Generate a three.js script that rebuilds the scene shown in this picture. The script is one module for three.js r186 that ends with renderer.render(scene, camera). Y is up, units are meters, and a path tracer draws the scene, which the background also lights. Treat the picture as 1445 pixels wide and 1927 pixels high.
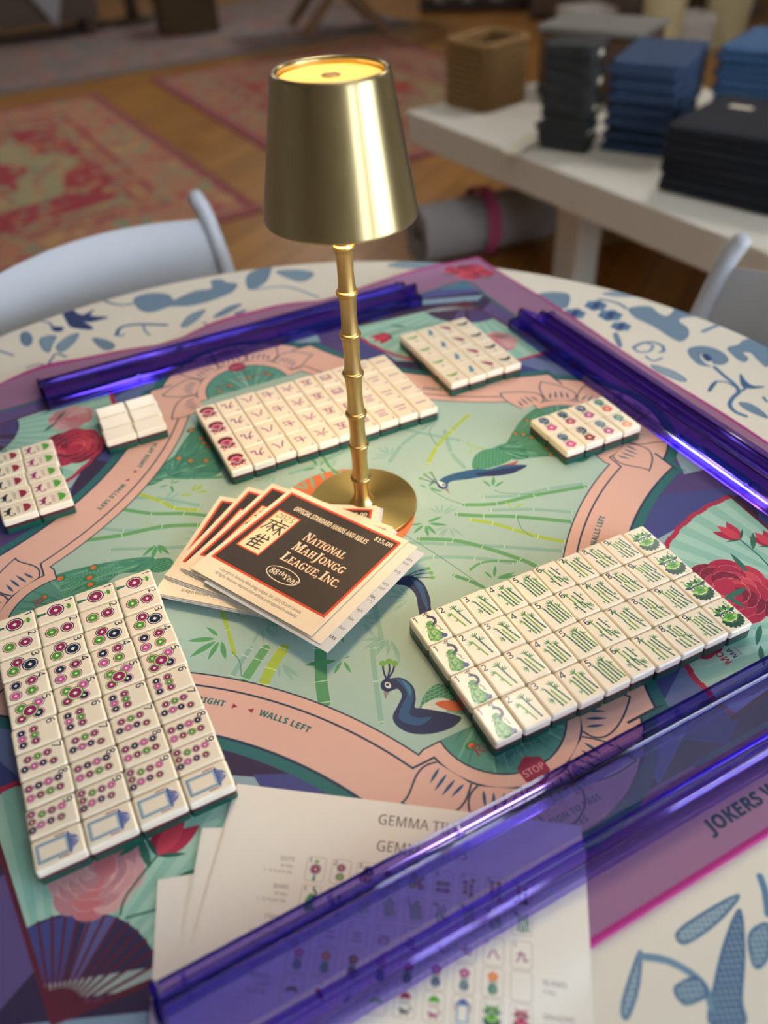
import * as THREE from 'three';
import { mergeGeometries, mergeVertices, toCreasedNormals } from 'three/addons/utils/BufferGeometryUtils.js';
import { RoundedBoxGeometry } from 'three/addons/geometries/RoundedBoxGeometry.js';
import { RectAreaLightUniformsLib } from 'three/addons/lights/RectAreaLightUniformsLib.js';
import { ImprovedNoise } from 'three/addons/math/ImprovedNoise.js';

// ---------------------------------------------------------------- camera, light, exposure
RectAreaLightUniformsLib.init();
const scene = new THREE.Scene();
const TOP = 0.75;                                   // height of the game mat's surface
const camera = new THREE.PerspectiveCamera(64.32, 1445 / 1927, 0.05, 60);
{
  const pitch = 0.7111, roll = -0.0534;
  camera.position.set(0, TOP + 0.4826, 0);
  const fwd = new THREE.Vector3(0, -Math.sin(pitch), -Math.cos(pitch)), up0 = new THREE.Vector3(0, Math.cos(pitch), -Math.sin(pitch)), rt0 = new THREE.Vector3(1, 0, 0);
  const right = rt0.clone().multiplyScalar(Math.cos(roll)).addScaledVector(up0, Math.sin(roll));
  const up = rt0.clone().multiplyScalar(-Math.sin(roll)).addScaledVector(up0, Math.cos(roll));
  camera.quaternion.setFromRotationMatrix(new THREE.Matrix4().makeBasis(right, up, fwd.clone().negate()));
}
camera.focus = 0.635;
camera.userData.fStop = 3.1;
const renderer = new THREE.WebGLRenderer({ antialias: true });
renderer.toneMapping = THREE.LinearToneMapping;
renderer.toneMappingExposure = 1.48;
renderer.shadowMap.enabled = true;
scene.background = new THREE.Color(0.80, 0.90, 1.0);   // overcast daylight outside the shop windows
scene.backgroundIntensity = 9;

// ---------------------------------------------------------------- helpers
let seed = 20250;
const rnd = () => { seed = (seed + 0x6d2b79f5) | 0; let t = Math.imul(seed ^ (seed >>> 15), 1 | seed); t = (t + Math.imul(t ^ (t >>> 7), 61 | t)) ^ t; return ((t ^ (t >>> 14)) >>> 0) / 4294967296; };
const rr = (a, b) => a + (b - a) * rnd();
const noise = new ImprovedNoise();
const used = {};
const numbered = (n) => { const k = used[n] = (used[n] ?? -1) + 1; return k ? n + '_' + String(k).padStart(3, '0') : n; };
const V = (x, y, z) => new THREE.Vector3(x, y, z);
const shade = (o) => { o.castShadow = true; o.receiveShadow = true; return o; };
function tag(o, label, category, group) { o.userData.label = label; o.userData.category = category; if (group) o.userData.group = group; return o; }
function thing(name, label, category, pos = [0, 0, 0], turn = 0, group) {
  const o = new THREE.Group(); o.name = numbered(name); o.position.set(...pos); o.rotation.y = turn; scene.add(o); return tag(o, label, category, group);
}
function part(name, geo, mat, parent) { const m = shade(new THREE.Mesh(geo, mat)); m.name = name; parent.add(m); return m; }
function single(name, geo, mat, label, category, group) { const m = shade(new THREE.Mesh(geo, mat)); m.name = numbered(name); scene.add(m); return tag(m, label, category, group); }
function struct(name, geo, mat, label) { const m = shade(new THREE.Mesh(geo, mat)); m.name = name; m.userData.kind = 'structure'; m.userData.label = label; scene.add(m); return m; }
const std = (color, roughness = 0.6, more = {}) => new THREE.MeshStandardMaterial({ color, roughness, ...more });
const phys = (color, roughness = 0.6, more = {}) => new THREE.MeshPhysicalMaterial({ color, roughness, ...more });
const move = (g, x, y, z) => g.translate(x, y, z);
const box = (w, h, d, x = 0, y = 0, z = 0, r = 0.004, s = 2) => { const g = r ? new RoundedBoxGeometry(w, h, d, s, Math.min(r, w / 2.01, h / 2.01, d / 2.01)) : new THREE.BoxGeometry(w, h, d); return g.translate(x, y, z); };
const merge = (list) => mergeGeometries(list.map((g) => { const q = g.index ? g.toNonIndexed() : g; for (const k of Object.keys(q.attributes)) if (!['position', 'normal', 'uv'].includes(k)) q.deleteAttribute(k); return q; }));
const lathe = (pts, n = 64) => new THREE.LatheGeometry(pts.map(([r, y]) => new THREE.Vector2(r, y)), n);
const tube = (pts, r, n = 40, k = 10) => new THREE.TubeGeometry(new THREE.CatmullRomCurve3(pts.map((p) => V(...p))), n, r, k);
// A stack of rings of one outline: outline(inset) -> [[x, z], ...] and rings [[inset, y], ...] from bottom to top, closed by flat caps.
function ringStack(outline, rings, uvOf) {
  const pos = [], uv = [], idx = [], n = outline(0).length;
  const add = (x, y, z) => { pos.push(x, y, z); const q = uvOf ? uvOf(x, z) : [x, z]; uv.push(q[0], q[1]); return pos.length / 3 - 1; };
  rings.forEach(([inset, y]) => outline(inset).forEach(([x, z]) => add(x, y, z)));
  for (let k = 0; k + 1 < rings.length; k++) for (let i = 0; i < n; i++) { const a = k * n + i, b = k * n + (i + 1) % n, c = a + n, d = b + n; idx.push(a, c, b, b, c, d); }
  const side = new THREE.BufferGeometry();
  side.setAttribute('position', new THREE.Float32BufferAttribute(pos, 3)); side.setAttribute('uv', new THREE.Float32BufferAttribute(uv, 2)); side.setIndex(idx); side.computeVertexNormals();
  const cap = (inset, y, upward) => {
    const p = [], t = [], nn = [], id = [], o = outline(inset);
    const put = (x, z) => { p.push(x, y, z); nn.push(0, upward ? 1 : -1, 0); const q = uvOf ? uvOf(x, z) : [x, z]; t.push(q[0], q[1]); };
    let cx = 0, cz = 0; o.forEach(([x, z]) => { cx += x / n; cz += z / n; }); put(cx, cz); o.forEach(([x, z]) => put(x, z));
    for (let i = 0; i < n; i++) { const a = 1 + i, b = 1 + (i + 1) % n; upward ? id.push(0, b, a) : id.push(0, a, b); }
    const g = new THREE.BufferGeometry(); g.setAttribute('position', new THREE.Float32BufferAttribute(p, 3)); g.setAttribute('uv', new THREE.Float32BufferAttribute(t, 2)); g.setAttribute('normal', new THREE.Float32BufferAttribute(nn, 3)); g.setIndex(id); return g;
  };
  return merge([side, cap(...rings[0], false), cap(...rings[rings.length - 1], true)]);
}
const roundRect = (w, l, r, seg = 4) => (inset) => {
  const out = [], hw = w / 2 - inset, hl = l / 2 - inset, q = Math.max(r - inset, 0.0003);
  for (let c = 0; c < 4; c++) for (let i = 0; i <= seg; i++) {
    const a = (c + i / seg) * Math.PI / 2, sx = [1, -1, -1, 1][c], sz = [1, 1, -1, -1][c];
    out.push([sx * (hw - q) + q * Math.cos(a), sz * (hl - q) + q * Math.sin(a)]);
  }
  return out;
};
const canvasOf = (w, h) => { const c = document.createElement('canvas'); c.width = w; c.height = h; return c; };
const texOf = (c, repeat) => { const t = new THREE.CanvasTexture(c); t.colorSpace = THREE.SRGBColorSpace; t.magFilter = THREE.LinearFilter; if (repeat) t.wrapS = t.wrapT = THREE.RepeatWrapping; return t; };
function grainTex(n, f) { const d = new Uint8Array(n * n * 4); for (let y = 0; y < n; y++) for (let x = 0; x < n; x++) { const v = Math.max(0, Math.min(255, f(x, y) * 255)); d.set([v, v, v, 255], (y * n + x) * 4); } const t = new THREE.DataTexture(d, n, n); t.magFilter = THREE.LinearFilter; t.wrapS = t.wrapT = THREE.RepeatWrapping; t.needsUpdate = true; return t; }
const weaveBump = grainTex(256, (x, y) => 0.5 + 0.25 * Math.sin(x * Math.PI / 4) * Math.sin(y * Math.PI / 4) + 0.2 * (rnd() - 0.5));
// Flat drawing: arrays hold x, y pairs.
function trace(c, a, close, smooth) {
  const n = a.length / 2, P = (i) => close ? [a[2 * ((i + n) % n)], a[2 * ((i + n) % n) + 1]] : [a[2 * Math.max(0, Math.min(n - 1, i))], a[2 * Math.max(0, Math.min(n - 1, i)) + 1]];
  c.beginPath(); c.moveTo(a[0], a[1]);
  for (let i = 0; i < (close ? n : n - 1); i++) {
    const p0 = P(i - 1), p1 = P(i), p2 = P(i + 1), p3 = P(i + 2);
    if (smooth) c.bezierCurveTo(p1[0] + (p2[0] - p0[0]) / 6, p1[1] + (p2[1] - p0[1]) / 6, p2[0] - (p3[0] - p1[0]) / 6, p2[1] - (p3[1] - p1[1]) / 6, p2[0], p2[1]); else c.lineTo(p2[0], p2[1]);
  }
  if (close) c.closePath();
}
const fillP = (c, col, a, smooth = true) => { trace(c, a, true, smooth); c.fillStyle = col; c.fill(); };
const lineP = (c, col, w, a, smooth = true, close = false) => { trace(c, a, close, smooth); c.strokeStyle = col; c.lineWidth = w; c.lineCap = 'round'; c.lineJoin = 'round'; c.stroke(); };
const dot = (c, col, x, y, r, ry) => { c.fillStyle = col; c.beginPath(); c.ellipse(x, y, r, ry ?? r, 0, 0, 7); c.fill(); };
const ring = (c, col, x, y, r, w) => { c.strokeStyle = col; c.lineWidth = w; c.beginPath(); c.arc(x, y, r, 0, 7); c.stroke(); };
function leaf(c, col, x, y, ang, len, wid, bend = 0) {
  c.save(); c.translate(x, y); c.rotate(ang); c.fillStyle = col; c.beginPath(); c.moveTo(0, 0); c.quadraticCurveTo(len * 0.35, -wid + bend, len, bend); c.quadraticCurveTo(len * 0.4, wid + bend * 0.5, 0, 0); c.fill(); c.restore();
}
const text = (c, s, x, y, size, col, font = 'sans-serif', o = {}) => { c.save(); c.translate(x, y); if (o.rot) c.rotate(o.rot); if (o.sx) c.scale(o.sx, 1); c.font = (o.bold ? 'bold ' : '') + '20px ' + font; c.scale(size / 20, size / 20); c.textAlign = o.align ?? 'left'; c.textBaseline = 'alphabetic'; c.fillStyle = col; c.fillText(s, 0, 0); if (o.outline) { c.strokeStyle = o.outline; c.lineWidth = o.ow ?? 1; c.strokeText(s, 0, 0); } c.restore(); };
// The mat's frame: s to the mat's right, t towards its near edge, in millimetres, from the middle of its print.
const MAT = { x: -0.036, z: -0.562, turn: 0.449 }, mc = Math.cos(MAT.turn), ms = Math.sin(MAT.turn);
const onMat = (s, t, y = 0) => [MAT.x + (s * mc + t * ms) / 1000, TOP + y, MAT.z + (-s * ms + t * mc) / 1000];


// ---------------------------------------------------------------- the room
const X0 = -4.2, X1 = 3.3, Z0 = -10, Z1 = 2.6, HI = 2.9, WT = 0.16;
const floorCanvas = canvasOf(1024, 1024);
{
  const c = floorCanvas.getContext('2d'); c.fillStyle = '#8a5c26'; c.fillRect(0, 0, 1024, 1024);
  for (let k = 0; k < 16; k++) {                       // sixteen boards, 2.2 m of floor
    let y = -rnd() * 500;
    while (y < 1024) {
      const l = rr(260, 620), v = rr(-12, 12); c.fillStyle = `rgb(${158 + v | 0},${110 + v * 0.8 | 0},${52 + v * 0.5 | 0})`; c.fillRect(k * 64, y, 64, l);
      for (let i = 0; i < 40; i++) { c.strokeStyle = `rgba(${rnd() < 0.5 ? '90,55,18' : '190,135,70'},${rr(0.05, 0.2)})`; c.lineWidth = rr(0.6, 2); const x = k * 64 + rr(2, 62); c.beginPath(); c.moveTo(x, y); c.bezierCurveTo(x + rr(-5, 5), y + l * 0.3, x + rr(-5, 5), y + l * 0.6, x + rr(-4, 4), y + l); c.stroke(); }
      c.fillStyle = '#4e3212'; c.fillRect(k * 64, y + l - 2, 64, 2); y += l;
    }
    c.fillStyle = '#4e3212'; c.fillRect(k * 64 - 1, 0, 2.5, 1024);
  }
}
const planeUV = (g, k) => { const p = g.attributes.position, u = g.attributes.uv; for (let i = 0; i < p.count; i++) u.setXY(i, p.getX(i) * k, p.getZ(i) * k); return g; };
const floorMat = std('#ffffff', 0.38, { map: texOf(floorCanvas, true) });
const floorGeo = planeUV(new THREE.BoxGeometry(X1 - X0 + 0.4, 0.1, Z1 - Z0 + 0.4).rotateY(0).translate((X0 + X1) / 2, -0.05, (Z0 + Z1) / 2), 1 / 2.2);
{ const u = floorGeo.attributes.uv, a = -0.5; for (let i = 0; i < u.count; i++) { const x = u.getX(i), y = u.getY(i); u.setXY(i, x * Math.cos(a) - y * Math.sin(a), x * Math.sin(a) + y * Math.cos(a)); } }
struct('floor', floorGeo, floorMat, 'honey brown wooden board floor of the shop');
const wallMat = std('#aba8a2', 0.9), ceilMat = std('#a3a19c', 0.95), trimMat = std('#dedbd2', 0.5);
struct('ceiling', box(X1 - X0 + 0.4, 0.12, Z1 - Z0 + 0.4, (X0 + X1) / 2, HI + 0.06, (Z0 + Z1) / 2, 0), ceilMat, 'pale plaster ceiling');
struct('wall_left', box(WT, HI, Z1 - Z0, X0 - WT / 2, HI / 2, (Z0 + Z1) / 2, 0), wallMat, 'pale wall on the left');
struct('wall_far', box(X1 - X0 + 2 * WT, HI, WT, (X0 + X1) / 2, HI / 2, Z0 - WT / 2, 0), wallMat, 'pale wall at the far end');
const WR = { z0: 0.0, z1: 2.2, y0: 0.45, y1: 2.55 }, WB = { x0: 1.9, x1: 2.95, y0: 0.45, y1: 2.55 };
struct('wall_right', merge([
  box(WT, HI, WR.z0 - Z0, X1 + WT / 2, HI / 2, (Z0 + WR.z0) / 2, 0), box(WT, HI, Z1 - WR.z1, X1 + WT / 2, HI / 2, (Z1 + WR.z1) / 2, 0),
  box(WT, WR.y0, WR.z1 - WR.z0, X1 + WT / 2, WR.y0 / 2, (WR.z0 + WR.z1) / 2, 0), box(WT, HI - WR.y1, WR.z1 - WR.z0, X1 + WT / 2, (HI + WR.y1) / 2, (WR.z0 + WR.z1) / 2, 0)]), wallMat, 'pale wall with a shop window on the right');
struct('wall_back', merge([
  box(WB.x0 - X0 + WT, HI, WT, (X0 - WT + WB.x0) / 2, HI / 2, Z1 + WT / 2, 0), box(X1 + WT - WB.x1, HI, WT, (X1 + WT + WB.x1) / 2, HI / 2, Z1 + WT / 2, 0),
  box(WB.x1 - WB.x0, WB.y0, WT, (WB.x0 + WB.x1) / 2, WB.y0 / 2, Z1 + WT / 2, 0), box(WB.x1 - WB.x0, HI - WB.y1, WT, (WB.x0 + WB.x1) / 2, (HI + WB.y1) / 2, Z1 + WT / 2, 0)]), wallMat, 'pale wall with a shop window behind the table');
const paneMat = phys('#ffffff', 0, { transmission: 1, ior: 1.45 });
function windowAt(n, w, h, pos, turn, label) {
  const o = new THREE.Group(); o.name = 'window_' + n; o.userData = { kind: 'structure', label }; o.position.set(...pos); o.rotation.y = turn; scene.add(o);
  part('window_frame', merge([box(w, 0.06, 0.07, 0, h / 2 - 0.03, 0, 0.004), box(w, 0.06, 0.07, 0, -h / 2 + 0.03, 0, 0.004), box(0.06, h - 0.12, 0.07, -w / 2 + 0.03, 0, 0, 0.004), box(0.06, h - 0.12, 0.07, w / 2 - 0.03, 0, 0, 0.004), box(0.05, h - 0.12, 0.06, 0, 0, 0, 0.004)]), trimMat, o);
  for (const s of [-1, 1]) part('pane', new THREE.PlaneGeometry(w / 2 - 0.085, h - 0.12).translate(s * (w / 4 - 0.0175), 0, 0), paneMat, o);
}
windowAt(1, WR.z1 - WR.z0, WR.y1 - WR.y0, [X1 + WT / 2, (WR.y0 + WR.y1) / 2, (WR.z0 + WR.z1) / 2], -Math.PI / 2, 'tall shop window on the right');
windowAt(2, WB.x1 - WB.x0, WB.y1 - WB.y0, [(WB.x0 + WB.x1) / 2, (WB.y0 + WB.y1) / 2, Z1 + WT / 2], Math.PI, 'tall shop window behind the table');

// Ceiling lamps: soft square panels with an area light of the same size just below each.
const panelGlow = std('#ffffff', 0.6, { emissive: new THREE.Color(1, 0.9, 0.76), emissiveIntensity: 4 }), panelRim = std('#e6e3dc', 0.5);
[[0.2, -1.6, 3.6], [-1.7, -4.6, 11], [1.6, -3.2, 13], [-0.4, -7.6, 12]].forEach(([x, z, power], i) => {
  const o = thing('ceiling_lamp', ['square ceiling lamp above the far side of the round table', 'square ceiling lamp above the red rug', 'square ceiling lamp above the clothes display', 'square ceiling lamp at the far end of the shop'][i], 'lamp', [x, HI, z], 0, 'ceiling lamps');
  part('rim', merge([box(0.66, 0.035, 0.03, 0, -0.0175, 0.315), box(0.66, 0.035, 0.03, 0, -0.0175, -0.315), box(0.03, 0.035, 0.6, 0.315, -0.0175, 0), box(0.03, 0.035, 0.6, -0.315, -0.0175, 0)]), panelRim, o);
  part('diffuser', box(0.6, 0.012, 0.6, 0, -0.012, 0, 0), panelGlow, o);
  const l = new THREE.RectAreaLight(new THREE.Color(1, 0.985, 0.96), power, 0.6, 0.6); l.name = 'panel_light'; l.position.set(0, -0.022, 0); l.rotation.x = -Math.PI / 2; o.add(l);
});

// ---------------------------------------------------------------- rugs on the floor
function rugCanvas(w, h, P, sd) {
  seed = sd; const k = canvasOf(w, h), c = k.getContext('2d'); c.fillStyle = P.edge; c.fillRect(0, 0, w, h);
  const rect = (m, col) => { c.fillStyle = col; c.fillRect(m, m, w - 2 * m, h - 2 * m); };
  rect(26, P.border); 
  for (let i = 0; i < 150; i++) { const side = rnd() < w / (w + h), x = side ? rr(40, w - 40) : (rnd() < 0.5 ? rr(34, 120) : w - rr(34, 120)), y = side ? (rnd() < 0.5 ? rr(34, 120) : h - rr(34, 120)) : rr(40, h - 40); dot(c, P.fleck[rnd() * P.fleck.length | 0], x, y, rr(8, 22), rr(6, 16)); }
  rect(128, P.line); rect(140, P.border2); for (let i = 0; i < 90; i++) { const side = rnd() < 0.5; dot(c, P.fleck[rnd() * P.fleck.length | 0], side ? rr(145, w - 145) : (rnd() < 0.5 ? 158 : w - 158), side ? (rnd() < 0.5 ? 158 : h - 158) : rr(145, h - 145), rr(5, 12)); }
  rect(176, P.line); rect(186, P.field);
  c.save(); c.beginPath(); c.rect(186, 186, w - 372, h - 372); c.clip();
  for (let i = 0; i < 260; i++) dot(c, P.spots[rnd() * P.spots.length | 0], rr(186, w - 186), rr(186, h - 186), rr(6, 26), rr(5, 18));
  for (const [sx, col] of [[0.5, P.red], [0.36, P.pale], [0.24, P.red], [0.12, P.green]]) { const a = []; for (let i = 0; i < 32; i++) { const t = i / 32 * Math.PI * 2, q = 1 + 0.09 * Math.cos(8 * t); a.push(w / 2 + Math.cos(t) * w * sx * 0.72 * q, h / 2 + Math.sin(t) * h * sx * 0.8 * q); } fillP(c, col, a, false); for (let i = 0; i < 60; i++) { const t = rnd() * 7, q = rr(0.5, 1); dot(c, P.fleck[rnd() * P.fleck.length | 0], w / 2 + Math.cos(t) * w * sx * 0.7 * q, h / 2 + Math.sin(t) * h * sx * 0.78 * q, rr(5, 16)); } }
  c.restore();
  for (let i = 0; i < 900; i++) { const a = rnd() * 7, r = rr(3, 9), x = rr(30, w - 30), y = rr(30, h - 30), k = P.fleck[rnd() * P.fleck.length | 0]; for (let q = 0; q < 4; q++) dot(c, k, x + Math.cos(a + q * 1.57) * r, y + Math.sin(a + q * 1.57) * r, r * 0.7); dot(c, P.spots[rnd() * P.spots.length | 0], x, y, r * 0.6); }
  for (let i = 0; i < 9000; i++) { c.fillStyle = `rgba(${rnd() < 0.5 ? '60,40,30' : '220,190,160'},${rr(0.03, 0.14)})`; c.fillRect(rnd() * w, rnd() * h, rr(1, 6), rr(1, 2.5)); }
  return k;
}
const RUGS = [
  ['persian_rug', 'red and olive patterned rug behind the left chair', [-0.42, -3.36], [0.495, 0.869], 2.38, 2.3, 1024, 1024, { edge: '#8a4a4c', border: '#a5745c', border2: '#a06b55', line: '#8f4048', field: '#9a8a68', red: '#96353e', pale: '#968c6a', green: '#6d7f68', spots: ['#96353e', '#a56a52', '#8d8a66', '#97906c', '#7d7f66', '#a07a60'], fleck: ['#8c8a68', '#b5774e', '#7f8a70', '#a04048', '#b08a5c'] }, -1],
  ['persian_rug', 'rose bordered tan rug between the red rug and the clothes display', [-0.21, -3.67], [0.48, 0.877], 2.33, 1.75, 1024, 768, { edge: '#8c4a50', border: '#9c6c58', border2: '#8f5f50', line: '#8a3e48', field: '#8f8468', red: '#a04038', pale: '#9a8560', green: '#77806a', spots: ['#a2483c', '#a5765a', '#8d8566', '#94806a'], fleck: ['#8b8468', '#ac7450', '#8a8a70', '#9c4a48'] }, 1],
];
for (const [name, label, [x, z], [dx, dz], len, wid, cw, ch, P, side] of RUGS) {
  // x, z is the near corner; the rug runs back along -(dx, dz) and sideways away from the gap between the rugs
  const nx = dz * side, nz = -dx * side, cx = x - dx * len / 2 + nx * wid / 2, cz = z - dz * len / 2 + nz * wid / 2;
  const m = std('#ffffff', 0.95, { map: texOf(rugCanvas(cw, ch, P, 77 + cw + ch)), bumpMap: weaveBump, bumpScale: 0.001 });
  const g = ringStack(roundRect(len, wid, 0.01), [[0, 0.001], [0, 0.008], [0.003, 0.01]], (u, v) => [u / len + 0.5, v / wid + 0.5]);
  const o = single(name, g, m, label, 'rug'); o.position.set(cx, 0, cz); o.rotation.y = Math.atan2(-dz, dx);
}
{
  const m = std('#ffffff', 0.95, { map: texOf(rugCanvas(1024, 512, { edge: '#6b6664', border: '#8a6e68', border2: '#8f7670', line: '#5f6666', field: '#8a6f6a', red: '#9a6a64', pale: '#8d7f7a', green: '#6f7a78', spots: ['#95706a', '#7f7672', '#8c7f7a', '#9c7a70'], fleck: ['#7c7a78', '#a07068', '#6d7474', '#96807a'] }, 991)) });
  const o = single('runner_rug', ringStack(roundRect(4.2, 1.9, 0.01), [[0, 0.001], [0, 0.008], [0.003, 0.01]], (u, v) => [u / 4.2 + 0.5, v / 1.9 + 0.5]), m, 'grey and faded pink rug at the far end of the floor', 'rug');
  const d = [0.875, -0.485], n = [-0.485, -0.875]; o.position.set(-1.4 + n[0] * 0.95, 0, -5.98 + n[1] * 0.95); o.rotation.y = Math.atan2(-d[1], d[0]);
}


// ---------------------------------------------------------------- round table and its cloth
const TBL = { x: -0.06, z: -0.53, r: 0.594 };
{
  const t = thing('round_table', 'round folding table hidden under the blue floral cloth', 'table', [TBL.x, 0, TBL.z]);
  const grey = std('#9a9890', 0.5), steel = std('#6d6f72', 0.4, { metalness: 0.7 });
  part('tabletop', lathe([[0, 0.70], [0.578, 0.70], [0.586, 0.706], [0.586, 0.737], [0.578, 0.743], [0, 0.743]], 72), grey, t);
  part('column', lathe([[0, 0.03], [0.05, 0.03], [0.035, 0.06], [0.03, 0.35], [0.035, 0.66], [0.12, 0.69], [0.12, 0.7], [0, 0.7]], 32), steel, t);
  for (let k = 0; k < 4; k++) part('foot', box(0.19, 0.03, 0.05, 0.12, 0.016, 0, 0.006).rotateY(k * Math.PI / 2 + 0.9), steel, t);
}
const clothCanvas = canvasOf(2048, 2048);
{
  seed = 4411; const c = clothCanvas.getContext('2d'), H = 800; c.scale(1024 / H, 1024 / H); c.translate(H, H);
  c.fillStyle = '#e2ddd0'; c.fillRect(-H, -H, 2 * H, 2 * H);
  const B = ['#4a7098', '#5c82a4', '#3c628e', '#6f90ac'], N = '#2b3b6e';
  const hatch = (path, x, y, r) => { c.save(); path(); c.clip(); c.strokeStyle = 'rgba(222,216,200,0.42)'; c.lineWidth = 0.9; for (let k = -r; k < r; k += 3) { c.beginPath(); c.moveTo(x - r, y + k); c.quadraticCurveTo(x, y + k + 6, x + r, y + k - 3); c.stroke(); c.beginPath(); c.moveTo(x + k, y - r); c.lineTo(x + k + 5, y + r); c.stroke(); } c.restore(); };
  const placed = [], mid = (a) => 2 * (a.length >> 2); const blob = (a, col, hat = true) => { placed.push([a[0], a[1]], [a[mid(a)], a[mid(a) + 1]]); let x = 0, y = 0; for (let i = 0; i < a.length; i += 2) { x += a[i]; y += a[i + 1]; } x /= a.length / 2; y /= a.length / 2; fillP(c, col, a); if (hat) hatch(() => trace(c, a, true, true), x, y, 90); lineP(c, '#3f638c', 1.2, a, true, true); };
  const curl = (a, col = B[0], w = 3) => { placed.push([a[0], a[1]], [a[a.length - 2], a[a.length - 1]]); lineP(c, col, w, a); };
  const spray = (x, y, ang, n = 5, len = 34) => { for (let i = 0; i < n; i++) leaf(c, B[i % 4], x, y, ang + (i - n / 2) * 0.42, len * rr(0.7, 1.1), len * 0.2); };
  const flower = (x, y, r) => { for (let i = 0; i < 6; i++) dot(c, B[i % 3], x + Math.cos(i * 1.05) * r * 0.6, y + Math.sin(i * 1.05) * r * 0.6, r * 0.42); dot(c, N, x, y, r * 0.32); };
  // what the photograph shows on the far left
  blob([-350.6,-475.1,-340.2,-482.7,-333.7,-473.1,-321.0,-463.0,-310.1,-477.0,-310.0,-459.5,-286.1,-452.5,-305.8,-442.0,-316.6,-445.4,-300.2,-426.8,-302.8,-421.0,-326.7,-429.8,-336.2,-443.3], N, false);
  blob([-354.4,-432.9,-347.7,-434.2,-339.0,-431.1,-338.2,-420.8,-347.4,-421.8], N, false);
  curl([-372.6,-451.7,-361.0,-446.1,-353.9,-434.9]); 
  blob([-360.2,-401.2,-353.0,-410.3,-341.4,-407.1,-340.9,-387.3,-339.4,-368.1,-349.4,-376.7], B[1]); blob([-333.9,-382.7,-326.3,-405.4,-314.4,-412.1,-314.2,-388.3,-323.8,-366.4], B[1]); curl([-331.9,-334.3,-331.3,-352.4,-328.6,-363.2,-314.9,-354.3]);
  blob([-292.4,-397.7,-276.5,-392.1,-262.1,-378.9,-261.5,-367.4,-270.8,-366.5,-283.7,-381.2], B[0]);
  curl([-264.3,-402.6,-263.3,-420.7,-252.9,-427.8,-233.0,-427.6,-204.4,-422.3], B[2], 5); curl([-234.7,-425.7,-229.9,-410.9,-221.6,-397.9], B[3]); curl([-264.2,-406.6,-258.9,-400.0,-254.8,-403.6], B[0]);
  curl([-306.9,-508.3,-293.6,-495.3,-275.1,-486.3,-259.1,-489.0], B[0], 4); blob([-261.4,-500.6,-249.5,-515.5,-228.4,-515.3,-214.4,-506.6,-206.8,-491.9,-196.9,-502.2,-180.1,-516.6,-163.6,-519.4,-158.1,-525.8,-162.7,-545.8,-150.2,-549.2,-140.4,-538.2,-125.8,-531.6,-128.9,-510.5,-141.9,-495.7,-160.9,-482.0,-184.3,-473.6,-209.0,-474.2,-229.2,-461.2,-247.1,-469.8], B[0]);
  blob([-184.7,-416.0,-182.6,-434.5,-174.9,-450.6,-160.0,-459.7,-164.9,-436.7,-176.0,-417.1], B[1]); blob([-146.0,-436.7,-137.1,-454.9,-126.3,-466.8,-113.3,-469.8,-122.8,-453.3,-135.4,-439.7], B[0]); blob([-119.9,-444.3,-107.7,-453.7,-107.1,-447.2,-115.5,-440.4], B[0]); curl([-157.2,-423.3,-143.8,-411.5,-132.7,-416.4], B[3]);
  blob([-389.3,-420.3,-382.4,-423.6,-371.4,-406.3,-368.7,-390.3,-373.5,-387.0,-383.1,-399.7], B[2]); curl([-355.5,-333.2,-344.4,-339.2,-330.0,-334.1], B[3]);
  // the far rim, left of the lamp
  blob([-113.7,-555.2,-97.0,-579.4,-82.3,-586.5,-86.0,-534.9,-106.1,-512.5], B[0]); curl([-98.8,-511.7,-55.5,-514.6,-11.1,-477.3], B[1]); blob([-73.3,-564.1,-43.4,-567.4,-20.5,-552.3,-38.0,-529.0], B[1]); blob([84.1,-565.5,130.2,-581.1,174.7,-571.8,135.5,-550.2], B[3]);
  // the right-hand side
  blob([380.2,-398.8,396.2,-404.2,408.6,-400.4,412.6,-383.1,421.3,-375.1,434.7,-390.1,438.6,-414.1,453.6,-422.3,470.2,-410.4,487.1,-393.7,484.4,-379.7,464.4,-372.5,441.8,-370.4,430.6,-362.5,435.5,-343.8,430.5,-324.6,417.4,-313.1,407.6,-329.2,400.1,-347.7,391.3,-362.3,382.2,-377.2], B[0]);
  blob([358.4,-443.7,383.5,-451.1,402.2,-451.5,420.3,-441.5,406.4,-432.9,379.0,-433.6], B[3]); curl([350.4,-429.4,362.6,-423.0,371.8,-414.4,377.5,-401.5], B[0], 4);
  for (const [x, y, r] of [[360, 150, 14], [480, 105, 14], [560, 160, 15], [620, 222, 12], [280, 100, 11]]) { const q = [311.0,-394.7,342.0,-413.0,353.3,-385.2,359.1,-355.9,298.3,-420.5], k = { 360: 0, 480: 2, 560: 4, 620: 6, 280: 8 }[x]; flower(q[k], q[k + 1], r); }
  blob([345.5,-336.0,350.5,-339.0,348.4,-310.0,344.4,-310.4], B[0]); curl([360.6,-304.5,373.5,-313.6,386.3,-314.3,394.1,-305.1,392.5,-292.8,388.0,-291.2], B[1], 4); curl([360.6,-304.5,363.9,-293.8,376.5,-294.5,384.0,-306.2,379.3,-311.7], B[1], 3); curl([369.2,-283.1,374.4,-272.5,385.9,-277.3], B[1], 3);
  blob([369.7,-263.2,380.3,-258.2,391.1,-247.5,398.4,-229.8,392.6,-226.7,380.6,-239.1,372.3,-251.3], B[3]);
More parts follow.
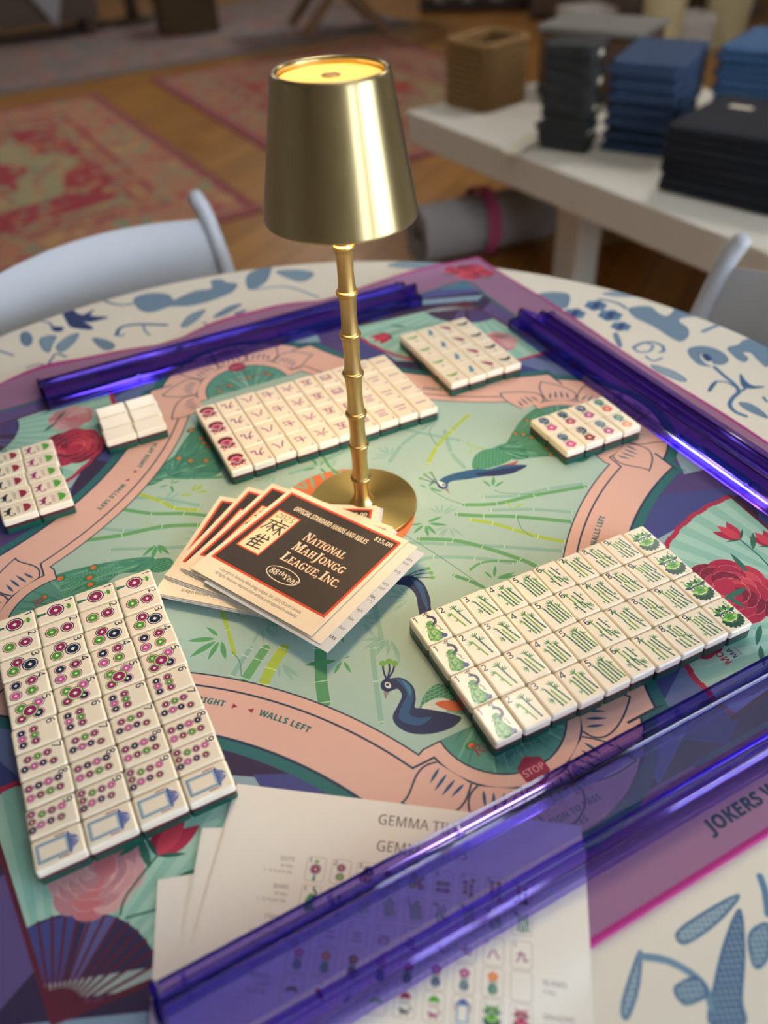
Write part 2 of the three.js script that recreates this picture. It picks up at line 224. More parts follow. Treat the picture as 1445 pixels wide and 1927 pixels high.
  blob([421.8,-293.8,433.7,-298.7,447.0,-295.2,456.8,-281.9,457.3,-265.8,448.1,-257.0,439.1,-259.9,441.0,-271.5,435.1,-284.2,428.6,-276.8,429.4,-260.9,433.3,-254.7,422.9,-259.6,418.7,-277.9], B[0]); blob([432.8,-280.4,439.7,-279.7,439.7,-267.7,433.2,-266.4], N, false);
  curl([437.5,-252.3,441.6,-232.9,446.6,-214.0,445.3,-199.8,436.1,-190.3,427.7,-177.4,428.5,-163.9,436.2,-155.0], B[0], 4.5); blob([460.0,-234.8,460.4,-219.9,464.6,-210.4,475.9,-207.5,460.7,-205.4,453.4,-211.5], B[2], false); curl([445.3,-199.8,452.7,-204.4,458.3,-209.2], B[0], 3); blob([415.0,-206.4,422.9,-218.2,430.3,-222.9,423.0,-212.8,416.3,-204.5], B[2], false); curl([428.5,-223.1,439.1,-220.2,445.3,-210.5], B[0], 2.5);
  blob([438.9,-179.7,448.2,-177.1,454.7,-164.7,457.1,-149.7,448.1,-157.1,439.8,-169.5], B[0]);
  blob([466.2,-291.1,481.1,-297.8,490.8,-307.3,506.4,-309.8,517.8,-304.3,496.5,-250.0,490.8,-258.4,488.3,-278.6,478.5,-279.6,480.1,-267.4,473.4,-260.2,468.4,-268.6], B[0]);
  curl([451.4,-333.2,467.3,-342.5,483.5,-351.9,501.6,-366.0], B[1], 5); blob([470.1,-344.4,488.7,-360.5,501.6,-366.0,487.7,-351.5], B[1]); blob([499.8,-343.3,513.0,-355.5,518.8,-348.0,517.8,-336.9,502.1,-332.0], B[2]); blob([472.7,-425.1,487.0,-413.4,498.6,-394.8,480.1,-399.4], B[1]);
  curl([467.1,-187.2,467.3,-180.3,468.4,-178.5], B[0], 3);
  // the near right corner
  blob([215.6,387.5,224.8,368.9,238.0,347.7,251.9,331.6,246.2,353.7,236.1,377.2,233.2,388.9], B[2]); blob([171.8,379.2,180.1,364.0,189.5,350.9,183.0,369.5,173.7,383.1], B[3]); blob([212.9,342.1,233.0,331.5,254.3,323.5,237.0,337.6,215.6,348.0], B[3]); curl([188.7,353.6,203.9,357.1,217.7,368.5,219.0,381.5], B[3], 4);
  blob([252.2,345.6,264.7,340.5,258.1,357.1,248.9,362.1], B[1]); curl([270.5,313.5,270.0,322.8,266.9,334.7], B[1], 4); blob([202.7,370.4,215.7,365.8,218.8,373.8,206.0,378.3], B[1]);
  // elsewhere the same print goes on
  const out = (x, y) => { const dx = x / 1000 + TBL.x - MAT.x, dz = y / 1000 + TBL.z - MAT.z, s = dx * mc - dz * ms, t = dx * ms + dz * mc; const hidden = Math.abs(s) < 0.395 && Math.abs(t) < 0.4, near = placed.some(([p, q]) => Math.hypot(p - x, q - y) < 62); return !hidden && !near; };
  for (let i = 0; i < 900; i++) { const x = rr(-H, H), y = rr(-H, H); if (!out(x, y)) continue; const k = rnd(); if (k < 0.3) placed.push([x, y]), spray(x, y, rr(0, 6), 5, rr(25, 50)); else if (k < 0.5) placed.push([x, y]), flower(x, y, rr(9, 15)); else if (k < 0.75) { const a = rr(0, 6), l = rr(40, 90); curl([x, y, x + Math.cos(a) * l * 0.4, y + Math.sin(a) * l * 0.5, x + Math.cos(a + 0.8) * l, y + Math.sin(a + 0.8) * l, x + Math.cos(a + 1.4) * l, y + Math.sin(a + 1.4) * l], B[1], 3.5); } else { const a = []; for (let q = 0; q < 8; q++) a.push(x + Math.cos(q * 0.785) * rr(20, 48), y + Math.sin(q * 0.785) * rr(14, 34)); blob(a, B[0]); } }
}
{
  const prof = []; for (let i = 0; i <= 12; i++) prof.push([TBL.r * i / 12 * 0.985, 0]); prof.push([0.589, -0.0012], [0.5935, -0.005], [0.596, -0.012]); for (let i = 1; i <= 14; i++) prof.push([0.597 + 0.0008 * i, -0.012 - 0.009 * i]);
  const N = 192, pos = [], uv = [], idx = []; let arc = 0;
  prof.forEach(([r, y], j) => { if (j) arc += Math.hypot(r - prof[j - 1][0], y - prof[j - 1][1]); for (let i = 0; i <= N; i++) { const a = i / N * Math.PI * 2, drop = Math.max(0, -y - 0.012), rad = r + drop * (0.05 + 0.05 * Math.sin(a * 17 + 1.3 * Math.sin(a * 3)) ), x = rad * Math.cos(a), z = rad * Math.sin(a); pos.push(x, 0.7462 + y, z); uv.push(arc * Math.cos(a) / 1.6 + 0.5, 0.5 - arc * Math.sin(a) / 1.6); } });
  for (let j = 0; j + 1 < prof.length; j++) for (let i = 0; i < N; i++) { const a = j * (N + 1) + i, b = a + 1, c = a + N + 1, d = c + 1; idx.push(a, b, c, b, d, c); }
  const g = new THREE.BufferGeometry(); g.setAttribute('position', new THREE.Float32BufferAttribute(pos, 3)); g.setAttribute('uv', new THREE.Float32BufferAttribute(uv, 2)); g.setIndex(idx); g.computeVertexNormals();
  const o = single('tablecloth', g, std('#ffffff', 0.9, { map: texOf(clothCanvas, true), side: THREE.DoubleSide }), 'cream tablecloth printed with blue flowers, draped over the round table', 'tablecloth'); o.position.set(TBL.x, 0, TBL.z);
}

// ---------------------------------------------------------------- the printed game mat
const PEACH = '#dcb3a7', TEAL = '#1f656b', NAVY = '#1b3353', SAGE = '#a2c1ba';
function framePath(c, R, n1, n2, yn, mr, my) {        // corner arcs of radius R round the mat's corners, a notch and a medallion arc on every side
  c.beginPath();
  for (let k = 0; k < 4; k++) {
    const co = [1, 0, -1, 0][k], si = [0, -1, 0, 1][k], P = (x, y) => [x * co - y * si, x * si + y * co], to = (x, y, first) => { const q = P(x, y); first ? c.moveTo(...q) : c.lineTo(...q); };
    const t0 = Math.atan2(yn - 395, -n1 + 395), m1 = Math.asin((yn - my) / mr), m0 = Math.PI - m1;
    // corner at (-395, 395): from the left side's notch to the bottom side's notch
    for (let i = 0; i <= 24; i++) { const a = (-Math.PI / 2 - t0) + (t0 - (-Math.PI / 2 - t0)) * i / 24; to(-395 + R * Math.cos(a), 395 + R * Math.sin(a), !k && !i); }
    to(-n1, yn); to(-n2, yn);
    for (let i = 0; i <= 24; i++) { const a = m0 + (m1 - m0) * i / 24; to(mr * Math.cos(a), my + mr * Math.sin(a)); }
    to(n2, yn); to(n1, yn);
  }
  c.closePath();
}
const frames = { inner: [361, 60, 46, 248, 46, 250], line: [350, 73, 57, 257.5, 57, 250], peach: [312, 100, 73, 299, 98, 250], teal: [303, 111, 82, 304, 108, 250] };
function bamboo(c, a, col, w) {
  lineP(c, col, w, a); const n = a.length / 2;
  for (let i = 0; i < n; i++) for (const f of [0]) { const x = f ? (a[2 * i] + a[2 * i + 2]) / 2 : a[2 * i], y = f ? (a[2 * i + 1] + a[2 * i + 3]) / 2 : a[2 * i + 1], j = Math.min(i, n - 2), ang = Math.atan2(a[2 * j + 3] - a[2 * j + 1], a[2 * j + 2] - a[2 * j]); c.save(); c.translate(x, y); c.rotate(ang); c.fillStyle = 'rgba(214,232,214,0.85)'; c.fillRect(-0.5, -w * 0.62, 0.7, w * 1.24); c.restore(); }
}
function leaves(c, q, col, wid = 0.22) { for (let i = 2; i < q.length; i += 2) { const dx = q[i] - q[0], dy = q[i + 1] - q[1], l = Math.hypot(dx, dy); leaf(c, col, q[0] + dx * 0.18, q[1] + dy * 0.18, Math.atan2(dy, dx), l * 0.85, l * wid, l * 0.05); } }
function eyes(c, q, r = 2.3) { for (let i = 0; i < q.length; i += 2) { dot(c, '#2f7f58', q[i], q[i + 1], r * 1.7, r * 1.3); dot(c, '#e0693a', q[i], q[i + 1], r * 0.8); } }
function scales(c, a, col, light, step = 4) { fillP(c, col, a); c.save(); trace(c, a, true, true); c.clip(); let x0 = 1e9, x1 = -1e9, y0 = 1e9, y1 = -1e9; for (let i = 0; i < a.length; i += 2) { x0 = Math.min(x0, a[i]); x1 = Math.max(x1, a[i]); y0 = Math.min(y0, a[i + 1]); y1 = Math.max(y1, a[i + 1]); } c.strokeStyle = light; c.lineWidth = 0.5; for (let j = 0, y = y0; y < y1; y += step * 0.7, j++) for (let x = x0 + (j % 2) * step / 2; x < x1; x += step) { c.beginPath(); c.arc(x, y, step * 0.55, 0.4, 2.7); c.stroke(); } c.restore(); }
function plume(c, a, col) { fillP(c, col, a); c.save(); trace(c, a, true, true); c.clip(); for (let i = 0; i < 110; i++) { const k = 2 * (rnd() * a.length / 2 | 0), x = a[0] + (a[k] - a[0]) * rnd(), y = a[1] + (a[k + 1] - a[1]) * rnd(), an = Math.atan2(y - a[1], x - a[0]); leaf(c, ['rgba(90,160,135,0.6)', 'rgba(20,80,80,0.5)', 'rgba(130,190,165,0.5)'][i % 3], x, y, an + rr(-0.25, 0.25), rr(10, 26), rr(1.2, 2.6)); } c.restore(); }
function peony(c, x, y, r, sd, cols = ['#7d1238', '#a81f48', '#c0324f', '#d24a5e', '#b02548']) { const keep = seed; seed = sd; for (let ringN = 4; ringN > 0; ringN--) for (let i = 0; i < 9; i++) { const a = i * 0.7 + ringN * 0.5 + rr(-0.2, 0.2), d = r * ringN * 0.2; c.save(); c.translate(x + Math.cos(a) * d, y + Math.sin(a) * d); c.rotate(a); const s = r * (0.28 + 0.05 * ringN); c.fillStyle = cols[(i + ringN) % 5]; c.beginPath(); c.ellipse(0, 0, s * 0.8, s, 0, 0, 7); c.fill(); c.strokeStyle = 'rgba(240,190,190,0.6)'; c.lineWidth = r * 0.015; c.beginPath(); c.arc(0, 0, s * 0.85, -0.9, 0.9); c.stroke(); c.restore(); } seed = keep; }
function tulip(c, x, y, ang, r) { c.save(); c.translate(x, y); c.rotate(ang); for (const [a, col] of [[-0.45, '#a51f45'], [0.45, '#b42a4c'], [0, '#cc3f58']]) leaf(c, col, 0, 0, a, r, r * 0.42); leaf(c, '#28584f', 0, 0, -1.1, r * 0.6, r * 0.1); leaf(c, '#28584f', 0, 0, 1.1, r * 0.6, r * 0.1); c.restore(); }
function cornerArt(c, turnNo) {                                // drawn for the corner at (-, +), then turned for the others
  const F = (col, a) => fillP(c, col, a, false);
  F('#2b2048', [-345, 345, -345, 40, -60, 40, -60, 345]);
  F('#343d80', [-345, 120, -300, 60, -240, 150, -300, 200]); F('#5d6fa0', [-345, 60, -322, 60, -280, 140, -300, 150]); F('#93acb8', [-236, 170, -222, 178, -196, 262, -206, 268]); F('#8fa8b6', [-186, 200, -168, 212, -160, 300, -178, 300]);
  F('#3c4488', [-168, 210, -130, 230, -120, 290, -158, 330]); F('#4a3a78', [-120, 250, -84, 300, -110, 345, -150, 330]); F('#2e6d92', [-150, 330, -60, 320, -60, 345, -200, 345]); F('#86a5b8', [-112, 300, -76, 318, -90, 345, -118, 330]);
  F('#5b4c86', [-345, 200, -300, 200, -310, 260, -345, 280]); F('#2f3f86', [-300, 200, -250, 160, -220, 210, -290, 240]); F('#2d3a7c', [-240, 345, -200, 300, -160, 345]); F('#7f9cb5', [-345, 300, -330, 290, -200, 345, -230, 345]); F('#4c4f92', [-345, 310, -240, 345, -345, 345]); F('#3a7a92', [-345, 345, -345, 322, -300, 345]);
  F('#3f3f86', [-205, 90, -170, 150, -200, 180, -235, 150]); F('#7d98b4', [-300, 60, -288, 60, -230, 130, -240, 140]); F('#315f90', [-240, 50, -180, 50, -200, 110, -230, 110]);
  // the folding fan
  const px = -315, py = 297, a0 = -Math.PI / 2 - 0.1, a1 = 0.1, sect = (r0, r1, b0, b1, col) => { c.beginPath(); c.arc(px, py, r1, b0, b1); c.arc(px, py, r0, b1, b0, true); c.closePath(); c.fillStyle = col; c.fill(); };
  sect(0, 58, a0, a1, '#2c2552'); F('#3d468a', [px, py, px - 6, py - 58, px + 24, py - 53]); F('#545a96', [px, py, px + 30, py - 49, px + 44, py - 38]);
  c.save(); c.beginPath(); c.moveTo(px, py); c.arc(px, py, 57, a0, a1); c.closePath(); c.clip(); F('#9fb8bc', [px - 40, py - 36, px - 40, py - 27, px + 70, py + 16, px + 70, py + 4]); F('#5a4a80', [px - 40, py - 26, px + 70, py + 18, px - 20, py + 30]); c.restore();
  for (let i = 0; i < 26; i++) sect(58, 160, a0 + (a1 - a0) * i / 26, a0 + (a1 - a0) * (i + 1) / 26 + 0.002, i % 2 ? '#8cc0b4' : '#a3cdc0');
  for (let i = 0; i < 26; i++) sect(155.5 + (i % 2), 160 + (i % 2), a0 + (a1 - a0) * i / 26, a0 + (a1 - a0) * (i + 1) / 26 + 0.002, '#a92349');
  for (let i = 0; i <= 13; i++) { const a = a0 + (a1 - a0) * i / 13, w = i === 0 || i === 13 ? 3.2 : 1.7, l = i === 0 || i === 13 ? 160 : 58; lineP(c, '#5a1530', w, [px, py, px + Math.cos(a) * l, py + Math.sin(a) * l], false); }
  c.beginPath(); c.moveTo(px, py); c.arc(px, py, 17, a0, a1); c.closePath(); c.fillStyle = '#561530'; c.fill();
  const at = (r, d) => [px + Math.cos(d) * r, py + Math.sin(d) * r];
  const stemTo = (r, d) => lineP(c, '#2b6a5c', 1.4, [...at(60, -0.6 + d * 0.15), ...at(r * 0.72, d * 0.9 - 0.12), ...at(r, d)]);
  const PALE = ['#b5808c', '#c99aa0', '#d3a8aa', '#bd8a94', '#c4737f'];
  if (turnNo === 0) { peony(c, ...at(82, -1.06), 25, 11, PALE); stemTo(100, -0.7); tulip(c, ...at(98, -0.7), -0.68, 30); stemTo(128, -0.2); tulip(c, ...at(126, -0.2), -0.2, 26); peony(c, ...at(132, -1.3), 22, 12); }
  else if (turnNo === 3) { stemTo(118, -0.17); tulip(c, ...at(114, -0.17), -0.2, 23); stemTo(98, -0.03); tulip(c, ...at(93, -0.03), 0, 20); peony(c, ...at(101, -0.77), 30, 11); leaf(c, '#23463f', ...at(74, -0.7), 1.9, 20, 6); leaf(c, '#23463f', ...at(76, -0.85), 2.6, 22, 6); peony(c, ...at(140, -1.2), 18, 14); }
  else { peony(c, ...at(126, -0.9), 28, 11); stemTo(128, -0.2); tulip(c, ...at(126, -0.2), -0.2, 26); peony(c, ...at(112, -1.36), 20, 12, PALE); stemTo(100, -0.5); tulip(c, ...at(98, -0.5), -0.5, 22); }
  for (const [r, d, a, l] of [[90, -0.7, -1.6, 26], [92, -0.5, 0.2, 24], [86, -1.15, -2.2, 22], [100, -0.2, 0.8, 22], [96, -1.35, -2.4, 20], [92, -0.95, -0.2, 20]]) leaf(c, '#2b6a5c', ...at(r, d), a, l, l * 0.2);
}
function sideArt(c) {                                  // the bottom side's medallion and petals
  c.save(); c.beginPath(); c.rect(-60, 235, 120, 60); c.clip(); c.beginPath(); c.moveTo(-46, 248); for (let i = 0; i <= 24; i++) { const a = Math.PI * i / 24; c.lineTo(-46 * Math.cos(a), 250 + 46 * Math.sin(a)); } c.closePath(); c.clip();
  c.fillStyle = '#4f9088'; c.fillRect(-60, 240, 120, 60); for (let i = 0; i < 40; i++) { const a = rr(0.1, 3.04); leaf(c, ['rgba(140,195,180,0.45)', 'rgba(40,110,110,0.5)'][i % 2], Math.cos(a) * 6, 236 + Math.sin(a) * 6, a, rr(30, 66), rr(1.5, 3.5)); } c.restore();
  eyes(c, [-30, 262, -8, 268, 16, 262, 31, 258], 2.6);
  const scr = (s, x, y, z, col) => { text(c, s[0], x, y, z * 1.35, col, 'serif'); text(c, s.slice(1), x + z * 0.92, y, z * 0.8, col, 'serif', { sx: 0.85 }); };
  c.save(); c.translate(0, 0); c.rotate(-0.02); scr('Right', -37, 270, 9, '#9c2444'); scr('Over', -13, 272, 9, '#9c2444'); scr('Left', 11, 270, 9, '#9c2444'); c.restore();
  text(c, 'OPTION TO', -1, 282, 5.2, TEAL, 'sans-serif', { bold: true, align: 'center' });
  for (let i = 0; i < 6; i++) {                        // petals round the medallion
    const a = 0.2 + i * 0.548, b = a + 0.47, m = (a + b) / 2, P = (r, t) => [Math.cos(Math.PI - t) * r, 250 + Math.sin(Math.PI - t) * r], tip = i < 3 ? -0.16 : 0.16;
    c.beginPath(); c.moveTo(...P(58, a)); c.bezierCurveTo(...P(74, a - 0.14), ...P(84, a + 0.1), ...P(95, m + tip)); c.bezierCurveTo(...P(90, m + 0.2), ...P(80, b + 0.04), ...P(58, b)); c.fillStyle = PEACH; c.fill(); c.strokeStyle = NAVY; c.lineWidth = 1.3; c.lineJoin = 'round'; c.stroke();
    for (let k = 0; k < 4; k++) { const t = a + 0.07 + k * 0.11, q = P(60, t), e = P(76 - Math.abs(k - 1.5) * 2.5, t + (m - t) * 0.3); leaf(c, '#204d78', q[0], q[1], Math.atan2(e[1] - q[1], e[0] - q[0]), Math.hypot(e[0] - q[0], e[1] - q[1]), 2.1); }
  }
  const hx = []; for (let i = 0; i < 6; i++) hx.push(-4 + 11 * Math.cos(i * Math.PI / 3 + 0.52), 297 + 11 * Math.sin(i * Math.PI / 3 + 0.52)); fillP(c, '#8f1f48', hx, false); text(c, 'STOP', -4, 299.6, 7, '#d8a0a8', 'sans-serif', { align: 'center' });
  scr('Left', -46, 328, 8, '#9c2444'); scr('Over', -18, 325, 9, '#9c2444'); scr('Right', 8, 325, 9, '#9c2444'); text(c, 'OPTION TO PASS', -2, 335, 6, NAVY, 'sans-serif', { bold: true, align: 'center' }); text(c, 'TILES', -2, 343, 6, NAVY, 'sans-serif', { bold: true, align: 'center' });
}
function arcText(c, s, R, mid, size, col) {            // along the arc round the corner (-395, 395); letters stand away from the corner
  c.save(); c.font = 'bold 20px sans-serif'; const k = size / 20, w = [...s].map((q) => c.measureText(q).width * k + size * 0.04), all = w.reduce((p, q) => p + q, 0); let a = mid - all / 2 / R;
  c.restore(); [...s].forEach((q, i) => { const d = a + w[i] / 2 / R; text(c, q, -395 + R * Math.cos(d), 395 + R * Math.sin(d), size, col, 'sans-serif', { bold: true, rot: d + Math.PI / 2, align: 'center', outline: col, ow: 0.8 }); a += w[i] / R; });
}
function drawMat(c) {
  seed = 900; const turnsDo = (f) => { for (let k = 0; k < 4; k++) { c.save(); c.rotate(k * Math.PI / 2); f(c, k); c.restore(); } };
  c.fillStyle = '#a51c78'; c.fillRect(-410, -410, 820, 820); c.fillStyle = '#936a8e'; c.fillRect(-399, -399, 798, 798);
  turnsDo((q, k) => { c.save(); c.beginPath(); c.moveTo(0, 0); c.lineTo(-349, 349); c.lineTo(0, 349); c.closePath(); c.restore(); cornerArt(q, k); });
  turnsDo((q) => { peony(q, 368, 368, 20, 31); peony(q, 352, 384, 9, 32); peony(q, 384, 348, 9, 33); leaf(q, '#2b6a5c', 350, 372, 2.8, 22, 4); leaf(q, '#2b6a5c', 372, 350, -1.2, 22, 4); lineP(q, TEAL, 4, [300, 346, 330, 350, 345, 345, 350, 330, 346, 300]); lineP(q, TEAL, 4, [-300, 346, -90, 346], false); lineP(q, TEAL, 4, [90, 346, 300, 346], false); });
  framePath(c, ...frames.teal); c.fillStyle = TEAL; c.fill(); framePath(c, ...frames.peach); c.fillStyle = PEACH; c.fill(); c.strokeStyle = NAVY; c.lineWidth = 2; c.stroke();
  c.save(); framePath(c, ...frames.inner); c.lineWidth = 2.4; c.strokeStyle = NAVY; c.stroke(); c.clip();
  c.fillStyle = SAGE; c.fillRect(-252, -252, 504, 504); 
  // pale bamboo in the distance
  const pale = 'rgba(110,165,155,0.55)';
  for (const a of [[121.0,45.0,150.0,59.6,178.8,65.4,211.9,76.2], [116.5,64.0,150.0,82.5,176.9,103.0], [31.4,64.0,58.0,81.7,99.6,110.1,139.4,139.6], [25.3,87.9,40.9,90.8,70.6,109.0,94.8,130.3], [69.9,-45.1,94.3,-64.3,123.3,-76.6,150.9,-87.9], [-50.1,153.2,-61.9,182.2,-74.6,215.1], [-152.6,125.1,-137.4,111.7,-131.2,107.0], [-211.4,-103.1,-183.2,-79.3,-145.2,-62.0], [-185.1,-130.8,-146.0,-110.4,-111.3,-77.0], [145.3,-66.5,130.8,-28.2,129.4,1.2], [-22.8,-79.1,10.1,-79.4,47.4,-86.8], [-200, -60, -120, -20, -20, 20], [60, -230, 90, -120, 150, -40], [-40, 150, -10, 60, 10, 0]]) bamboo(c, a, pale, 4);
  for (let i = 0; i < 26; i++) { const a = rr(0, 6.3), d = rr(60, 230), x = Math.cos(a) * d, y = Math.sin(a) * d, b = rr(0, 6.3); const q = [x, y]; for (let k = 0; k < 5; k++) q.push(x + Math.cos(b + k * 0.45) * rr(14, 24), y + Math.sin(b + k * 0.45) * rr(14, 24)); leaves(c, q, 'rgba(115,170,160,0.5)', 0.16); }
  // the orange sun under the lamp
  dot(c, '#d9794a', 0, 0, 64); for (let i = 0; i < 14; i++) { const a = -2.6 + i * 0.16; leaf(c, '#7fb5a5', Math.cos(a) * 66, Math.sin(a) * 66, a + Math.PI + rr(-0.5, 0.5), rr(12, 22), 3); }
  // green bamboo
  const G1 = '#5fa06a', G2 = '#4d9468', LIME = '#a3bf45';
  for (const [a, col, w] of [[[99.8,45.8,126.2,59.0,161.6,66.4,209.2,79.6], G1, 4.5], [[87.1,53.8,106.4,67.4,130.7,82.8,169.0,113.3], G1, 4.5], [[93.6,65.7,107.7,79.7,118.9,95.3,132.1,114.0,147.7,130.7], LIME, 4], [[41.5,64.4,65.9,80.9,83.3,100.7,102.7,129.7,109.2,143.6], G1, 4.5], [[58.3,119.2,71.5,116.7,85.7,121.9,99.0,130.6], G1, 2.5], [[103.1,-25.3,123.3,-44.1,150.3,-60.4,181.3,-75.9], LIME, 4], [[44.6,118.2,51.9,129.3,58.8,142.9], G2, 3.5], [[-159.3,-127.6,-141.2,-101.0,-133.7,-86.3,-115.8,-72.0], LIME, 4], [[-178.2,-111.1,-154.7,-89.7,-128.4,-74.3,-110.2,-59.9], G1, 4.5], [[-216.9,-83.6,-186.0,-73.8,-151.1,-66.6,-122.2,-52.2], G1, 5], [[-133.2,-139.6,-106.0,-122.1,-78.8,-107.4], G2, 4], [[-84.4,133.7,-96.7,162.5,-102.7,180.6], G2, 9], [[-145.0,132.3,-130.1,119.9,-121.3,112.7], G1, 7], [[-134.9,143.7,-124.8,132.9,-109.0,119.7], LIME, 8], [[-143.9,107.2,-140.2,80.4,-136.9,53.6,-131.6,33.5], LIME, 3], [[25.7,-42.0,17.5,-66.5,20.7,-102.8], G1, 3]]) bamboo(c, a, col, w);
  for (const q of [[56.0,49.4,43.3,45.4,41.4,56.7,50.7,66.5,58.1,66.4,72.4,60.2,73.5,48.2], [135.1,38.3,132.8,24.2,144.9,23.6,149.4,34.1], [70.5,138.1,67.9,126.7,79.1,125.2,88.9,138.9,88.0,142.3], [83.2,7.7,78.3,-0.3,94.7,-1.0,89.1,11.2,92.8,18.4], [-147.9,85.5,-171.6,77.2,-173.7,93.3,-162.2,101.8,-150.5,107.5,-154.6,70.0], [-160.8,-47.4,-176.4,-36.0,-170.3,-28.0,-161.1,-31.6,-155.2,-28.2], [-127.1,-123.5,-137.9,-123.1,-122.4,-129.0,-116.9,-124.4,-126.7,-109.7], [8.1,-74.9,-7.9,-75.9,6.6,-90.3,15.1,-79.4,10.5,-62.1], [-65.7,125.1,-57.1,129.9,-65.5,137.7,-76.2,137.7], [-74.3,151.7,-101.3,144.3,-85.0,161.4,-73.5,166.0,-67.9,151.2]]) leaves(c, q, '#4f9a66', 0.2);
  for (const q of [[152.1,-24.0,153.0,-36.5,163.9,-18.4,145.0,-18.3,158.5,-28.8], [134.7,72.3,133.7,59.7,147.4,70.2,133.5,78.7,131.3,70.3], [-112.0,-98.3,-124.9,-100.6,-106.3,-111.2,-101.1,-108.1,-97.3,-96.4,-118.8,-95.7], [-111.3,-99.0,-124.8,-100.8,-110.2,-107.8,-99.9,-106.5,-98.4,-94.5], [-163.7,-77.7,-169.8,-76.3,-156.3,-73.3,-159.5,-82.6]]) leaves(c, q, '#9dbf45', 0.17);
  for (const a of [[99.8,45.8,89.7,28.9,84.5,11.0], [134.5,41.7,140.2,50.1,162.8,64.7], [32.5,51.5,45.1,91.1,56.8,135.0], [130.7,84.0,125.6,99.1,127.7,111.4], [-144.8,103.4,-143.0,114.7,-146.6,128.5], [142.9,-80.2,129.7,-69.7,124.6,-46.2]]) lineP(c, 'rgba(80,130,120,0.8)', 0.9, a);
  // peacocks
  const BL = '#1f5484', DK = '#18295a';
  plume(c, [179.4,-7.7,232.2,-45.1,268.0,-42.8,265.6,20.8,233.1,49.3,210.3,26.2,187.0,16.4,177.4,7.9], '#4a8a72'); eyes(c, [226.6,-35.9,202.9,-22.8,209.1,-17.5,213.1,-9.2,217.0,-1.0,214.6,13.3,212.5,23.3]);
  plume(c, [170.7,-12.9,188.7,-13.6,196.0,-6.4,194.3,9.7,188.2,17.2,174.8,9.2], '#2f7d5c'); scales(c, [139.2,-3.8,148.0,-12.3,160.7,-16.0,174.4,-10.7,177.6,2.5,176.0,9.9,162.2,12.6,143.9,9.8,135.4,4.8], '#2d7a5e', '#7fc0a0');
  fillP(c, '#b0503c', [159.7,13.8,173.9,15.5,179.5,14.7,175.0,18.8,164.5,19.3]); fillP(c, BL, [96.0,5.0,103.0,1.4,116.1,1.3,133.6,5.0,148.7,12.6,164.0,15.0,182.1,25.8,167.8,29.3,155.6,27.4,140.1,20.7,122.2,15.3,110.2,10.9,103.8,10.9,100.3,15.2,96.3,16.7,93.2,12.3,94.3,6.6]); fillP(c, DK, [132.3,12.2,146.8,15.5,163.8,20.3,182.1,25.8,167.8,29.3,155.6,27.4,140.1,20.7]); fillP(c, '#d8e4e4', [96.6,4.1,99.6,7.1,100.2,11.4,97.1,13.9,94.9,10.0]); dot(c, '#101828', ...[98.1,10.9], 1.4); fillP(c, DK, [94.2,5.3,95.0,12.1,98.6,16.8,95.3,16.9,92.4,12.4]); fillP(c, '#8a8088', [95.3,16.1,96.2,26.1,99.5,16.0], false); for (const a of [[94.8,4.3,96.4,-3.9,97.4,-11.2], [94.2,4.7,92.2,-3.7,90.6,-11.2], [93.7,5.7,88.7,-1.9,84.4,-8.3]]) { lineP(c, DK, 0.9, a); dot(c, '#6aa552', a[4], a[5], 2); }
  plume(c, [-45.3,218.1,-31.1,210.4,-15.9,213.0,0.2,230.1,-1.8,248.4,-23.5,236.2,-34.3,224.3], '#5a9a86'); scales(c, [-43.9,217.0,-35.2,209.1,-23.8,206.5,-16.4,213.7,-18.0,221.8,-27.5,218.4,-36.7,217.2], '#3f8a74', '#8cc4b0'); fillP(c, '#cfdcd4', [-44.1,218.8,-34.6,216.4,-26.3,219.1,-23.1,224.8,-29.1,229.2,-36.0,227.2]); fillP(c, '#cf6a4c', [-33.4,220.0,-24.9,222.3,-16.2,229.7,-20.1,234.6,-27.1,231.3,-32.7,224.3]);
  fillP(c, DK, [-51.6,185.0,-43.8,189.0,-40.3,199.2,-43.6,209.3,-48.0,215.7,-45.5,218.4,-38.8,223.7,-28.4,233.4,-24.2,239.9,-34.3,243.2,-48.7,240.6,-60.5,233.7,-66.3,224.3,-65.6,215.4,-58.4,209.2,-51.4,202.9,-51.0,196.2,-56.2,195.2,-59.1,194.6,-61.3,190.3,-59.2,185.4,-55.0,183.7]); fillP(c, BL, [-48.0,187.6,-43.2,192.4,-41.8,200.3,-45.1,208.5,-50.8,215.0,-53.9,219.1,-50.7,224.7,-41.8,228.8,-51.1,231.0,-59.1,225.6,-62.2,218.2,-55.6,210.4,-48.3,204.7,-46.6,198.6]); fillP(c, '#3a7aa8', [-44.7,190.6,-42.4,197.0,-43.4,202.5,-46.5,205.7,-45.4,200.3], true); dot(c, '#d5e0e2', ...[-55.7,189.6], 2.2, 3); dot(c, '#101828', ...[-55.8,189.0], 1.2); fillP(c, '#8a7f84', [-61.1,193.1,-63.3,199.8,-57.9,195.7], false); for (const a of [[-54.1,184.2,-52.5,176.7,-49.7,170.0], [-53.6,184.5,-48.3,178.1,-44.9,170.6], [-53.1,184.7,-46.5,180.1,-41.9,174.4]]) { lineP(c, DK, 1.4, a); dot(c, '#6aa552', a[4], a[5], 2.6); }
  eyes(c, [-29.0,256.6], 4);
